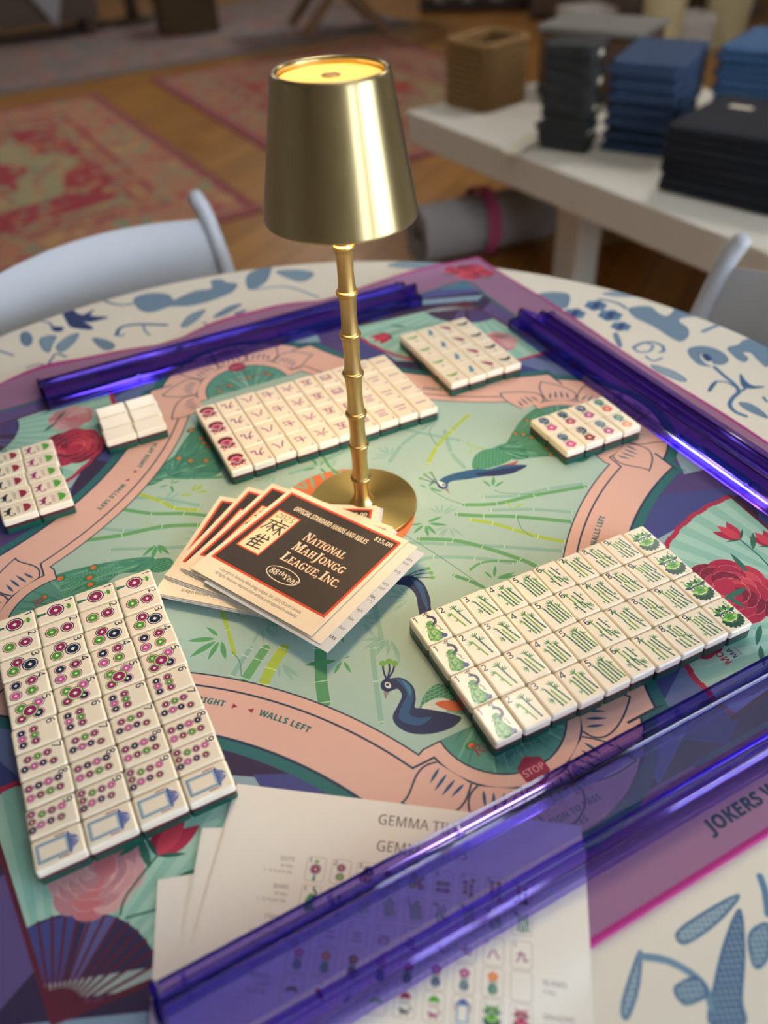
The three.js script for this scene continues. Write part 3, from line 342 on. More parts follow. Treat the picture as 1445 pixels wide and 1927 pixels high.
  fillP(c, DK, [-1.2,98.1,12.2,99.4,17.8,111.8,14.4,129.8,8.4,144.3,7.9,174.2,-7.1,159.5,-0.5,137.9,5.8,121.5,4.4,109.0,-1.2,103.7]); fillP(c, BL, [12.0,104.3,15.8,113.5,11.3,130.1,6.1,141.6,7.1,132.3,11.0,117.7]); for (const a of [[10.0,98.8,20.4,98.4,30.0,100.3], [10.8,100.0,20.8,102.2,29.4,105.8], [10.7,102.1,20.5,107.1,27.7,111.2]]) { lineP(c, DK, 0.9, a); dot(c, '#6aa552', a[4], a[5], 2); }
  plume(c, [-168.6,-29.3,-186.3,-39.5,-217.9,-47.9,-252.5,-51.7,-283.4,-40.6,-298.6,-20.0,-273.8,12.7,-233.1,-1.8,-202.1,-24.8,-178.0,-15.1], '#3f8a78'); for (let i = 0; i < 3; i++) { const a = [[-256.1,-24.9,-236.9,-32.3,-216.0,-32.8,-188.8,-30.0], [-258.4,-40.5,-238.5,-43.7,-214.3,-40.4,-187.8,-33.8], [-246.3,-23.3,-227.7,-26.9,-209.0,-28.8,-189.3,-28.1]][i]; for (let k = 0; k < 22; k++) { const j = Math.min(2, k / 8 | 0), f = k / 8 - j, x = a[2 * j] + (a[2 * j + 2] - a[2 * j]) * f, y = a[2 * j + 1] + (a[2 * j + 3] - a[2 * j + 1]) * f; leaf(c, 'rgba(130,185,165,0.7)', x, y, 2.2, 5, 0.7); leaf(c, 'rgba(130,185,165,0.7)', x, y, -0.6 - Math.PI / 2, 5, 0.7); } }
  eyes(c, [-253.9,-33.8,-245.9,-45.8,-218.0,-44.7,-223.6,-34.0,-224.8,-25.3], 3); scales(c, [-174.4,-20.6,-167.7,-27.6,-156.9,-22.4,-156.4,-12.3,-166.1,-9.3,-174.5,-13.1], '#2f7d66', '#69b09a'); fillP(c, BL, [-177.8,6.0,-165.5,6.9,-156.3,20.4,-147.5,30.5,-159.2,29.8,-171.0,25.6,-178.2,18.9]); fillP(c, DK, [-176.9,14.6,-168.6,17.4,-147.5,30.5,-159.2,29.8,-171.0,25.6,-177.7,19.7]);
  plume(c, [-150.0,-139.8,-113.6,-164.1,-79.6,-174.4,-53.0,-155.3,-71.8,-139.2,-106.0,-142.0,-140.2,-131.2], '#2f7c6a'); eyes(c, [-106.8,-160.1,-97.6,-148.7,-85.3,-142.0,-85.5,-156.4,-72.8,-145.8], 3); plume(c, [-124.4,-136.5,-111.6,-163.7,-74.4,-204.2,-62.5,-184.0,-70.1,-133.0,-86.2,-113.9], '#3d8577'); eyes(c, [-107.2,-159.6,-98.3,-149.8,-81.4,-200.8,-76.8,-181.3,-76.6,-171.8,-74.6,-162.9,-84.8,-141.8], 3);
  c.restore();
  framePath(c, ...frames.line); c.strokeStyle = NAVY; c.lineWidth = 1.5; c.lineJoin = 'miter'; c.stroke();
  turnsDo(sideArt);
  turnsDo(() => { arcText(c, 'WALLS LEFT', 336, -Math.PI / 4 + 0.1, 6.7, TEAL); arcText(c, 'PLAY RIGHT', 336, -Math.PI / 4 - 0.1, 6.7, TEAL); const tri = (d, f) => { const x = -395 + 338 * Math.cos(d), y = 395 + 338 * Math.sin(d), a = d + Math.PI / 2 * 1; fillP(c, '#9c2444', [x + Math.cos(a) * 3 * f, y + Math.sin(a) * 3 * f, x - Math.cos(a) * f + Math.cos(d) * 2.2, y - Math.sin(a) * f + Math.sin(d) * 2.2, x - Math.cos(a) * f - Math.cos(d) * 2.2, y - Math.sin(a) * f - Math.sin(d) * 2.2], false); }; tri(-Math.PI / 4 - 0.02, 1); tri(-Math.PI / 4 + 0.022, -1); });
  { const q = [65.5,386.0,103.2,388.4]; text(c, 'JOKERS WI', q[0], q[1], 12, NAVY, 'sans-serif', { bold: true, sx: 1.06, outline: NAVY, ow: 0.9 }); }
  { const q = [173.8,287.9,184.9,289.0,189.2,289.6]; c.save(); c.translate(q[0], q[1]); c.rotate(-Math.PI / 2); text(c, 'MO', -8, 0, 8, '#a92349', 'sans-serif', { bold: true }); text(c, 'MA', -6, 8, 6, '#5a2a6a', 'sans-serif', { bold: true }); text(c, '®2025', -6, 12, 2.6, '#a92349', 'sans-serif'); c.restore(); }
  for (let i = 0; i < 5000; i++) { c.fillStyle = `rgba(${rnd() < 0.5 ? '255,255,255' : '0,0,0'},0.035)`; c.fillRect(rr(-402, 402), rr(-402, 402), rr(0.3, 1.2), rr(0.3, 1.2)); }
}
{
  const mats = []; for (let q = 0; q < 4; q++) { const k = canvasOf(2048, 2048), c = k.getContext('2d'), sx = q % 2, sy = q >> 1; c.scale(2048 / 404, 2048 / 404); c.translate(sx ? 0 : 404, sy ? 0 : 404); drawMat(c); mats.push(std('#ffffff', 0.72, { map: texOf(k), bumpMap: weaveBump, bumpScale: 0.0001 })); }
  const n = 26, H = 402, ripple = (s, t) => { const far = Math.max(0, Math.min(1, (-t - 389) / 13)), rt = Math.max(0, Math.min(1, (s - 389) / 13)); return [far * (s < 190 ? 1 : 0) * (-3 - 5 * Math.sin(s / 38) - 3 * Math.sin(s / 17 + 1)), far * (0.0035 + 0.003 * Math.sin(s / 38)) + rt * (0.001 + 0.0015 * Math.sin(t / 45))]; };
  const pos = [], uv = [], idx = [], groups = [];
  for (let q = 0; q < 4; q++) { const sx = q % 2, sy = q >> 1, at = pos.length / 3; for (let j = 0; j <= n; j++) for (let i = 0; i <= n; i++) { const s = (sx ? 0 : -H) + H * i / n, t = (sy ? 0 : -H) + H * j / n, [dt, dy] = ripple(s, t); pos.push(s / 1000, dy, (t + dt) / 1000); uv.push((s + (sx ? 0 : 404)) / 404, 1 - (t + (sy ? 0 : 404)) / 404); } const st = idx.length; for (let j = 0; j < n; j++) for (let i = 0; i < n; i++) { const a = at + j * (n + 1) + i, b = a + 1, c = a + n + 1, d = c + 1; idx.push(a, c, b, b, c, d); } groups.push([st, idx.length - st, q]); }
  { const st = idx.length, edge = []; for (let i = 0; i < 4 * n; i++) { const k = Math.floor(i / n), f = (i % n) / n * 2 - 1, [s, t] = k === 0 ? [f * H, H] : k === 1 ? [H, -f * H] : k === 2 ? [-f * H, -H] : [-H, f * H], [dt, dy] = ripple(s, t); edge.push([s / 1000, dy, (t + dt) / 1000]); }
    const at = pos.length / 3; for (const [x, y, z] of edge) { pos.push(x, y, z, x * 1.003, y - 0.0015, z * 1.003, x, y - 0.003, z); uv.push(0, 0, 0, 0, 0, 0); } const m = edge.length; for (let i = 0; i < m; i++) for (let k = 0; k < 2; k++) { const a = at + i * 3 + k, b = at + ((i + 1) % m) * 3 + k; idx.push(a, a + 1, b, b, a + 1, b + 1); } const total = 4 * (n + 1) * (n + 1), below = pos.length / 3; for (let i = 0; i < total; i++) { pos.push(pos[3 * i], pos[3 * i + 1] - 0.003, pos[3 * i + 2]); uv.push(0, 0); } for (let i = 0; i < 4 * n * n * 6; i += 3) idx.push(below + idx[i], below + idx[i + 2], below + idx[i + 1]); groups.push([st, idx.length - st, 4]); }
  const g = new THREE.BufferGeometry(); g.setAttribute('position', new THREE.Float32BufferAttribute(pos, 3)); g.setAttribute('uv', new THREE.Float32BufferAttribute(uv, 2)); g.setIndex(idx); groups.forEach((q) => g.addGroup(...q)); g.computeVertexNormals();
  const o = single('game_mat', g, [...mats, std('#a51c78', 0.7)], 'large square mat printed with peacocks, bamboo and peach scrollwork, magenta edge', 'game mat'); o.position.set(...onMat(0, 0)); o.rotation.y = MAT.turn;
}

// ---------------------------------------------------------------- purple acrylic racks
const acrylic = phys('#ffffff', 0.04, { transmission: 1, thickness: 0.003, ior: 1.49, attenuationColor: new THREE.Color(0.32, 0.22, 0.86), attenuationDistance: 0.0036 });
const tinted = phys(new THREE.Color(0.70, 0.66, 0.965), 0.03, { transmission: 1, ior: 1.49 });
function sheetShape(path, th) {                        // a bent sheet's cross-section from its middle line
  const L = [], R = [], n = path.length;
  for (let i = 0; i < n; i++) {
    const a = path[Math.max(0, i - 1)], b = path[i], c = path[Math.min(n - 1, i + 1)], d1 = i ? Math.atan2(b[1] - a[1], b[0] - a[0]) : null, d2 = i < n - 1 ? Math.atan2(c[1] - b[1], c[0] - b[0]) : null, u = d1 ?? d2, v = d2 ?? d1;
    let nx = -(Math.sin(u) + Math.sin(v)), ny = Math.cos(u) + Math.cos(v); const l = Math.hypot(nx, ny), k = th / 2 / Math.max(0.45, l / 2); nx /= l; ny /= l; L.push([b[0] + nx * k, b[1] + ny * k]); R.push([b[0] - nx * k, b[1] - ny * k]);
  }
  return [...L, ...R.reverse()];
}
function makeRack(len, label, s, t, turn, lift = 0) {
  const o = thing('acrylic_rack', label, 'rack', onMat(s, t, 0.0003 + lift), MAT.turn + turn, 'purple racks');
  const extrude = (pts, depth) => { const sh = new THREE.Shape(pts.map(([x, y]) => new THREE.Vector2(x / 1000, y / 1000))); return new THREE.ExtrudeGeometry(sh, { depth, bevelEnabled: true, bevelThickness: 0.0003, bevelSize: 0.0003, bevelOffset: -0.0003, bevelSegments: 1, steps: 1 }); };
  // the section lies in local z (towards the player) and y; it is swept along local x
  const put = (g, x0) => g.rotateY(-Math.PI / 2).translate(x0, 0, 0);
  const sweep = (pts, depth, x) => put(extrude(pts, depth), x + depth);
  const run = (name, path, mat, th = 2.4) => part(name, sweep(sheetShape(path, th), len - 0.008, -len / 2 + 0.004), mat, o);
  run('back_lip', [[-31, 10], [-31, 1.4], [-29.4, 1.4]], acrylic, 2.2);
  run('tray_floor', [[-28.2, 1.4], [-18.4, 1.4]], tinted);
  run('back_wall', [[-17, 1.4], [-16.6, 19.4], [-15, 20.4]], acrylic, 2.6);
  run('sloped_panel', [[-13.2, 19.6], [9.6, 6]], tinted);
  run('front_rail', [[11.4, 4.6], [13.6, 4], [15.2, 8.6], [17.2, 10.4], [19.4, 9], [21, 4.6], [23, 1.8]], acrylic, 2.2);
  run('front_ledge', [[24.6, 1.5], [30.4, 1.5]], tinted);
  run('front_lip', [[32, 1.4], [33, 4.2]], acrylic, 2);
  for (let k = 0; k < 6; k++) part('rib', sweep([[-29.4, 2.9], [-29.4, 9.5], [-24, 9.5], [-18.6, 8], [-18.6, 2.9]], 0.0022, -len / 2 + 0.016 + k * (len - 0.034) / 5), tinted, o);
  for (const e of [-1, 1]) part('end_cap', sweep([[-32.5, 0.3], [-32.5, 12], [-20, 12], [-18.4, 22.4], [-13, 22.4], [12, 8], [17, 12.4], [22, 6], [34.4, 5.6], [34.6, 0.3]], 0.003, e < 0 ? -len / 2 : len / 2 - 0.003), acrylic, o);
  return o;
}
makeRack(0.47, 'translucent purple rack lying across the white sheets, nearest the camera', -28, 341, 0, 0.0016);
makeRack(0.47, 'translucent purple rack on the far left edge of the mat, behind the blank tiles', 28, -350, Math.PI);
makeRack(0.47, 'translucent purple rack along the right edge of the mat, beside the flower tiles', 352, 28, Math.PI / 2);


// ---------------------------------------------------------------- faces of the tiles, drawn in millimetres on a 22 x 31 field
const IVORY = '#f3ead6', PLUM = '#a03472', PINK = '#c95a9e', GREEN = '#4f9a3a', INK = '#1f3050', DKG = '#1f6b3f';
function coin(c, x, y, r, col, rim) { dot(c, rim, x, y, r); dot(c, IVORY, x, y, r * 0.86); dot(c, col, x, y, r * 0.76); fillP(c, IVORY, [x - r * 0.28, y, x, y - r * 0.28, x + r * 0.28, y, x, y + r * 0.28], false); }
const digit = (c, n, x = 1.9, y = 7.6) => text(c, String(n), x, y, 7.8, INK, 'sans-serif', { outline: INK, ow: 0.5 });
const DOTS = {
  1: (c) => { coin(c, 11, 15, 5.6, '#8f2d62', INK); for (const a of [-2.2, -1.57, -0.9]) { dot(c, GREEN, 11 + Math.cos(a) * 2.2, 8.2 + Math.sin(a) * 2.2, 1.1); } lineP(c, GREEN, 0.6, [11, 9.5, 11, 6], false); lineP(c, INK, 0.5, [11, 20.6, 11, 22.5], false); dot(c, INK, 11, 22.4, 0.8); fillP(c, '#2f7a66', [10.1, 23, 11.9, 23, 12.6, 27.4, 9.4, 27.4], false); },
  2: (c) => { coin(c, 11, 10.5, 4.4, '#8f2d62', INK); coin(c, 11, 20.5, 4.4, GREEN, '#8f2d62'); },
  3: (c) => { coin(c, 12.5, 10, 4.9, INK, INK); coin(c, 7.2, 17, 4.2, '#8f2d62', INK); coin(c, 13.5, 20.2, 4.2, GREEN, '#8f2d62'); },
  4: (c) => { coin(c, 7, 11.5, 3.7, '#8f2d62', INK); coin(c, 15, 12.5, 3.7, GREEN, '#8f2d62'); coin(c, 7, 21, 3.7, INK, '#8f2d62'); coin(c, 15, 22, 3.7, PINK, INK); },
  5: (c) => { coin(c, 6.8, 10.5, 3.7, PINK, '#4a6a9a'); coin(c, 15, 11.5, 3.7, INK, PINK); coin(c, 7, 20.6, 3.7, GREEN, '#8f2d62'); coin(c, 15.2, 21.4, 3.7, '#8f2d62', GREEN); coin(c, 11, 16, 5, '#8f2d62', GREEN); },
  6: (c) => { [[6.8, 15, '#8f2d62'], [11, 18, GREEN], [15.5, 15, '#8f2d62'], [6.8, 22.5, INK], [11, 22.5, PINK], [15.5, 22.5, INK]].forEach(([x, y, k], i) => coin(c, x, i < 3 ? 16 : 23, 2.7, k, i % 2 ? '#8f2d62' : INK)); },
  7: (c) => { [[7, 11, '#8f2d62', INK], [15, 8.5, '#8f2d62', GREEN], [7, 17, GREEN, '#8f2d62'], [13.5, 14.5, INK, PINK], [7, 23, '#8f2d62', INK], [13.5, 20, PINK, INK], [13.5, 25.6, INK, '#8f2d62']].forEach((q) => coin(c, q[0], q[1], 2.8, q[2], q[3])); },
  8: (c) => { const k = [INK, '#8f2d62', PINK, GREEN, INK, '#8f2d62', '#8f2d62', PINK]; for (let i = 0; i < 8; i++) coin(c, i % 2 ? 14.6 : 7.6, 8.4 + 5.8 * (i >> 1), 2.8, k[i], ['#8f2d62', GREEN, INK, '#8f2d62'][i % 4]); },
  9: (c) => { [[7, 9, PINK, '#8f2d62'], [14, 10.5, '#8f2d62', GREEN], [7, 14.8, '#8f2d62', INK], [13.6, 16.4, INK, PINK], [7, 20.5, GREEN, '#8f2d62'], [13.6, 22, PINK, INK], [4.6, 26.4, '#8f2d62', INK], [9.8, 26.6, '#8f2d62', GREEN], [15.2, 27, INK, '#8f2d62']].forEach((q) => coin(c, q[0], q[1], 2.6, q[2], q[3])); },
};
const CANE = [['#3f8f5a', '#1f5f4a'], ['#7fb043', '#4f8a3a'], ['#2f7466', '#1d4f50'], ['#57a04a', '#2f7048']];
function stalk(c, x0, y0, x1, y1, w, k) { const n = Math.max(3, Math.round(Math.hypot(x1 - x0, y1 - y0) / 2.7)), [A, B] = CANE[k % 4]; for (let i = 0; i < n; i++) { const f = i / n, g = (i + 1) / n, xa = x0 + (x1 - x0) * f, ya = y0 + (y1 - y0) * f, xb = x0 + (x1 - x0) * g, yb = y0 + (y1 - y0) * g - 0.22; fillP(c, A, [xa - w, ya, xa + w, ya, xb + w, yb, xb - w, yb], false); fillP(c, B, [xa + w * 0.2, ya, xa + w, ya, xb + w, yb, xb + w * 0.2, yb], false); fillP(c, B, [xb - w * 1.2, yb - 0.5, xb + w * 1.2, yb - 0.5, xb + w * 1.2, yb, xb - w * 1.2, yb], false); } }
const twig = (c, x, y, a, n = 4, l = 3) => { for (let i = 0; i < n; i++) leaf(c, i % 2 ? '#4f9a3f' : '#2a6a55', x, y, a + (i - n / 2 + 0.5) * 0.5, l, l * 0.16); };
const CANES = {                                        // tops and feet of the stalks, then the sprigs
  2: [[[8, 11.5, 11.6, 27, 1], [12.2, 8.5, 15.6, 26.6, 2]], [[8, 13, -2.7, 4, 4], [12.2, 9, -1.7, 5, 4.2], [13.4, 13.4, -0.7, 3, 4.4], [9.6, 19, 2.5, 3, 2.6]]],
  3: [[[8, 10.6, 11.4, 27, 2], [11, 12.6, 14, 26.6, 1], [13.2, 9.4, 17.4, 25.6, 0]], [[8, 11, -2.4, 3, 3], [13.2, 9.8, -1.4, 5, 4], [14.2, 13, -0.5, 3, 4], [8.4, 20, 2.9, 5, 4]]],
  4: [[[7.2, 13, 9.6, 27, 3], [9.2, 10, 12.2, 27.2, 2], [11.8, 8, 14.4, 26.4, 1], [14.6, 11, 17.6, 25.4, 2]], [[11.8, 8.4, -2, 5, 4], [14.6, 11.4, -0.9, 5, 3.6], [7.4, 13, -2.7, 4, 3.2], [8, 22, 2.8, 3, 3]]],
  5: [[[6, 10, 8.6, 27.2, 2], [8.6, 10.6, 11, 27, 3], [11, 9.4, 13.4, 26.6, 0], [13, 8, 16, 26, 2], [15.4, 9.6, 18.4, 26, 1]], [[13, 8.4, -1.6, 5, 4.2], [11, 10, -2.4, 4, 3.4], [16.2, 13, -0.7, 3, 3], [6, 10.4, -2, 3, 2.6]]],
  6: [[[6.6, 7.6, 8.2, 18, 1], [9.8, 9, 11.4, 19, 0], [13, 7, 14.8, 17.4, 2], [7, 16.6, 9, 27.4, 2], [10.4, 15.8, 11.8, 24, 3], [12.4, 17.6, 14.6, 27.6, 2]], [[6.6, 8, -1.6, 5, 3.4], [15, 12, -0.4, 3, 2.6], [15, 23, -0.5, 6, 4], [7, 20, 2.7, 4, 3]]],
  7: [[[6, 7.4, 7.8, 17, 0], [9, 8.6, 10.6, 18, 1], [11.6, 8, 13.2, 17, 2], [14.2, 9, 16.2, 20, 0], [7, 16.4, 8.6, 27, 3], [10, 16.6, 11.6, 27, 1], [12.8, 16, 16.2, 27.4, 2]], [[6, 7.6, -1.7, 5, 3.6], [14.2, 9.2, -1, 5, 3.6], [16, 22, -0.6, 4, 3.4], [7, 24, 2.6, 3, 2.4]]],
  8: [[[6.2, 8, 7.6, 16.4, 2], [8.6, 7.2, 10.2, 17, 3], [11, 8.6, 12.6, 18.4, 1], [13.6, 8, 15.2, 16.8, 0], [6, 17.4, 7.4, 26.6, 2], [8.6, 17.8, 10.2, 27, 3], [11.4, 16.4, 14, 27.4, 1], [14.2, 16.4, 17.2, 27.2, 2]], [[10, 7.4, -1.8, 5, 3.2], [15.4, 20, -0.7, 4, 3.2], [11, 25, 2.4, 4, 2.6]]],
  9: [[[6, 8, 7.2, 16, 1], [8.2, 9, 9.6, 17, 3], [10.4, 7.6, 12, 16.6, 1], [12.8, 8.4, 14.2, 17, 0], [15, 7.4, 16.8, 18, 2], [6.4, 17, 8, 26.6, 3], [9, 16.6, 11, 27.2, 2], [12, 17.6, 13.6, 26.8, 0], [14.8, 17, 17.2, 26.4, 2]], [[6, 8.2, -1.7, 5, 3.2], [15, 7.6, -1.5, 3, 2.6], [12.6, 24, -0.4, 5, 3], [6.6, 23, 2.8, 3, 2.6]]],
};
const BAM = (n) => (c) => {
  if (n === 1) {
    fillP(c, '#3b8a3e', [8.4, 13, 11, 10.8, 13.8, 12, 14.2, 15, 13, 18, 13.6, 21, 15.6, 25, 15, 28, 11.4, 29.2, 7.4, 29, 4.6, 26.6, 5, 22.4, 7, 18]);
    for (let i = 0; i < 60; i++) { const y = rr(12.4, 28.4), k = (y - 12) / 17, x = 10.6 + rr(-1, 1) * (2.6 + 2.4 * k) - k; ring(c, i % 3 ? '#a5d487' : '#1f5f34', x, y, 0.62, 0.3); }
    fillP(c, '#2c3f80', [13.6, 25, 17, 26.4, 16.6, 28.6, 14, 28.6]); lineP(c, INK, 2.1, [12.6, 14.6, 15, 14, 16, 11.4, 15.4, 8.8, 13.8, 7.4]); dot(c, INK, 13.5, 7.2, 1.25); fillP(c, INK, [13, 6.6, 11.2, 7.4, 13, 8], false);
    for (const a of [-2.3, -1.85, -1.4]) { lineP(c, INK, 0.35, [13.4, 6.4, 13.4 + Math.cos(a) * 3, 6.4 + Math.sin(a) * 3], false); dot(c, INK, 13.4 + Math.cos(a) * 3.1, 6.4 + Math.sin(a) * 3.1, 0.6); } lineP(c, INK, 0.5, [14.4, 16, 15.8, 19, 15.4, 21.4, 16.4, 21.8], false); return;
  }
  const w = n < 6 ? 0.62 : 0.56; CANES[n][0].forEach(([x0, y0, x1, y1, k]) => stalk(c, x0, y0, x1, y1, w, k)); CANES[n][1].forEach((q) => twig(c, ...q));
};
// brush strokes of the numerals on a 10 x 10 field
const NUM = { 1: [[1, 5, 9, 5]], 2: [[2.4, 3.2, 7.6, 3.2], [1, 7.6, 9, 7.6]], 3: [[1.8, 2, 8.2, 2], [2.4, 5, 7.6, 5], [1, 8.4, 9, 8.4]], 4: [[1.4, 2, 1.4, 8.6], [1.4, 2, 8.6, 2, 8.6, 8.6], [1.4, 8, 8.6, 8], [4, 2.4, 3.8, 4.6, 2.6, 6], [6, 2.4, 6, 5, 7.8, 5]], 5: [[1.6, 1.8, 8.4, 1.8], [4.6, 1.8, 3.4, 8.4], [2, 4.8, 7.2, 4.8, 6.8, 8.4], [0.8, 8.4, 9.2, 8.4]], 6: [[4.6, 0.8, 5.4, 2.4], [1, 3.8, 9, 3.8], [3.8, 5.4, 1.4, 9], [6, 5.4, 8.8, 9]], 7: [[1, 5, 9, 3.8], [4.4, 1, 4.4, 8, 8.6, 8, 8.6, 6.8]], 8: [[3.8, 2.4, 1, 8.8], [5.6, 1.8, 6.6, 5.4, 9.2, 8.8]], 9: [[1.4, 3.2, 6.8, 2.8, 6.6, 8, 9, 8.2, 9, 6.8], [4, 0.8, 3.8, 5, 1, 9]] };
const numeral = (c, n, x, y, k, col, w = 0.9) => NUM[n].forEach((a) => lineP(c, col, w, a.map((v, i) => (i % 2 ? y : x) + v * k), false));
const CRAK = (n) => (c) => { numeral(c, n, 4.2, 10.6, 1.4, '#8f3a7c', 1.4); };
function dragonFace(c, A, B, D) {
  const oval = (col, x, y, rx, ry, rot = 0) => { c.fillStyle = col; c.beginPath(); c.ellipse(x, y, rx, ry, rot, 0, 7); c.fill(); };
  for (let i = 0; i < 9; i++) { const a = -0.15 + i * 0.43; oval(D, 11 + Math.cos(a) * 5.6, 20 + Math.sin(a) * 4.8, 2.5, 1.7, a); }
  for (let i = 0; i < 7; i++) { const a = -0.25 - i * 0.44; leaf(c, i % 2 ? A : D, 11 + Math.cos(a) * 3.6, 13.6 + Math.sin(a) * 2.6, a, 5.4, 2.6); }
  oval(A, 11, 17, 6, 5.6); for (const s of [-1, 1]) { lineP(c, A, 0.8, [11 + s * 4, 11, 11 + s * 5.8, 8.4, 11 + s * 5.2, 5.4, 11 + s * 6.4, 4.4]); oval('#23466e', 11 + s * 3.3, 13.6, 2.7, 1.25, s * 0.5); oval(IVORY, 11 + s * 3.1, 14.3, 2, 0.95, s * 0.35); dot(c, INK, 11 + s * 2.7, 14.3, 0.7); oval(B, 11 + s * 4.4, 17.6, 1.5, 1.2); dot(c, D, 11 + s * 0.9, 17, 0.55); }
  oval(D, 11, 20.2, 4.6, 2); oval(B, 11, 19.5, 4.4, 1.5); oval(A, 11, 19, 3.4, 1); lineP(c, IVORY, 0.5, [8.2, 20.7, 9.6, 21.1, 11, 20.8, 12.4, 21.1, 13.8, 20.7]);
}
const SOAP = (c) => { const k = [6, 9.6, 16, 9.6, 16.2, 25.6, 5.8, 25.6]; lineP(c, '#4f86b4', 0.9, [...k, 6, 9.6], false); lineP(c, '#6fa3c4', 0.5, [7, 10.6, 15, 10.6, 15.2, 24.6, 6.8, 24.6, 7, 10.6], false); fillP(c, '#3a4aa0', [3.6, 9.4, 7, 7.6, 8.6, 5, 11, 3.8, 13.4, 5, 15, 7.6, 18.4, 9.4], false); for (let i = 1; i < 6; i++) lineP(c, '#dfe6ee', 0.28, [11, 4, 4.6 + i * 2.15, 9.2]); for (const s of [-1, 1]) lineP(c, '#8f2d4a', 0.7, [11 + s * 6.6, 10.4, 11 + s * 6.6, 15.4], false); };
const WIND = (i) => (c) => { const k = ['#5aa53a', '#4f94b0', '#98315c', '#33414f'][i]; fillP(c, k, [[4, 19, 8, 14.5, 14, 14.5, 18, 19, 12, 18], [7, 21, 8, 14, 12, 11, 14, 14, 12, 18, 9, 24], [6, 13, 10, 12, 13, 16, 16, 24, 12, 22, 7, 18], [4, 20, 6, 15, 11, 13, 16, 15, 18, 20, 11, 18]][i]); lineP(c, IVORY, 0.4, [7, 18, 11, 15.6, 15, 18]); text(c, 'NEWS'[i], 11, 8.5, 5, INK, 'sans-serif', { align: 'center' }); };
const FLOWER = (i) => (c) => {
  const k = ['#d0589c', '#b0527e', '#b0528e', '#dc5648', '#d45a9c', '#8a2f44', '#a8427e', '#e5824e'][i];
  for (let q = 0; q < 5; q++) { const a = q * 1.2566 - 1.57; dot(c, k, 11 + Math.cos(a) * 3, 9.4 + Math.sin(a) * 2.8, 2.7); } for (let q = 0; q < 5; q++) { const a = q * 1.2566 - 1.57; lineP(c, 'rgba(255,225,225,0.7)', 0.35, [11, 9.4, 11 + Math.cos(a) * 4, 9.4 + Math.sin(a) * 3.8], false); } dot(c, i % 2 ? '#f0c878' : '#f4d0dc', 11, 9.4, 1.5);
  const v = ['#3d5a86', '#2f4a6e', '#4a5f82', '#3f7a72', '#4a6f8e', '#4b5566', '#51708a', '#3f7f74'][i]; fillP(c, v, [8, 18, 14, 18, 16, 22.5, 14, 27.5, 8, 27.5, 6, 22.5]); for (let q = 0; q < 14; q++) dot(c, 'rgba(240,236,220,0.85)', rr(7, 15), rr(19, 27), 0.55); leaf(c, '#3f7a5a', 11, 17.6, -0.5, 6, 1.6); leaf(c, '#3f7a5a', 11, 17.6, -2.6, 6, 1.6); lineP(c, '#3f7a5a', 0.7, [11, 12.5, 11, 18], false);
};
const JOKER = (i) => (c) => {
  const u = i ? '#98304a' : '#58a83c', k = i ? '#22303f' : '#a03a78';
  c.fillStyle = u; c.beginPath(); c.moveTo(4.8, 11.2); c.quadraticCurveTo(5.4, 4.8, 11, 4.2); c.quadraticCurveTo(16.6, 4.8, 17.2, 11.2); for (let q = 3; q >= 0; q--) c.quadraticCurveTo(4.8 + 3.1 * q + 1.55, 9.4, 4.8 + 3.1 * q, 11.2); c.fill(); lineP(c, u, 0.5, [11, 1.6, 11, 4.4], false); for (let q = 0; q < 5; q++) lineP(c, u, 0.4, [4.8 + q * 3.1, 11, 4.8 + q * 3.1, 12.4], false);
  text(c, 'JOKER', 11, 16.6, 4, k, 'sans-serif', { align: 'center' });
  fillP(c, k, [5.4, 21.5, 6, 20, 7, 21, 8.4, 20.8, 9, 22.2, 13, 22.4, 15, 23.4, 15, 28, 13.8, 28, 13.4, 25.6, 9.4, 25.8, 9, 28, 7.8, 28, 7.4, 24.4, 5.8, 23.6], false); lineP(c, k, 0.9, [14.6, 23.6, 17.4, 22.4, 17.8, 19.4, 16, 18.6, 15.4, 20.2]);
};
const KINDS = []; const WORDS = ['', 'one', 'two', 'three', 'four', 'five', 'six', 'seven', 'eight', 'nine'];
for (let n = 1; n < 10; n++) KINDS.push(['d' + n, (c) => { const k = n < 7 ? 1.17 : 1.06; c.save(); c.translate(11, n < 6 ? 16.2 : 17.2); c.scale(k, k); c.translate(-11, n < 6 ? -15.6 : -17); DOTS[n](c); c.restore(); digit(c, n, 1.6, 7); }]);
for (let n = 1; n < 10; n++) KINDS.push(['b' + n, (c) => { c.save(); c.translate(12, 17.4); c.scale(n === 1 ? 1.1 : 1.14, 1.08); c.translate(-11.4, -17.6); BAM(n)(c); c.restore(); digit(c, n, 1.7, 7.4); }]);
for (let n = 1; n < 10; n++) KINDS.push(['k' + n, (c) => { CRAK(n)(c); text(c, String(n), 2, 7, 6.5, '#8a6a90', 'sans-serif'); }]);
KINDS.push(['green', (c) => { c.save(); c.translate(11, 16); c.scale(1.12, 1.08); c.translate(-11, -15); dragonFace(c, '#55a83c', '#b2d878', '#17503e'); c.restore(); }], ['red', (c) => dragonFace(c, '#b8325e', '#e58aa0', '#6e1c3a')], ['soap', (c) => { c.save(); c.translate(11, 16); c.scale(1.16, 1.14); c.translate(-11, -15.4); SOAP(c); c.restore(); }]);
for (let i = 0; i < 4; i++) KINDS.push(['w' + i, WIND(i)]);
for (let i = 0; i < 8; i++) KINDS.push(['f' + i, FLOWER(i)]);
for (let i = 0; i < 2; i++) KINDS.push(['j' + i, JOKER(i)]);
KINDS.push(['blank', () => {}]);
const faceOf = Object.fromEntries(KINDS), atlas = canvasOf(2048, 2040), cellOf = {};
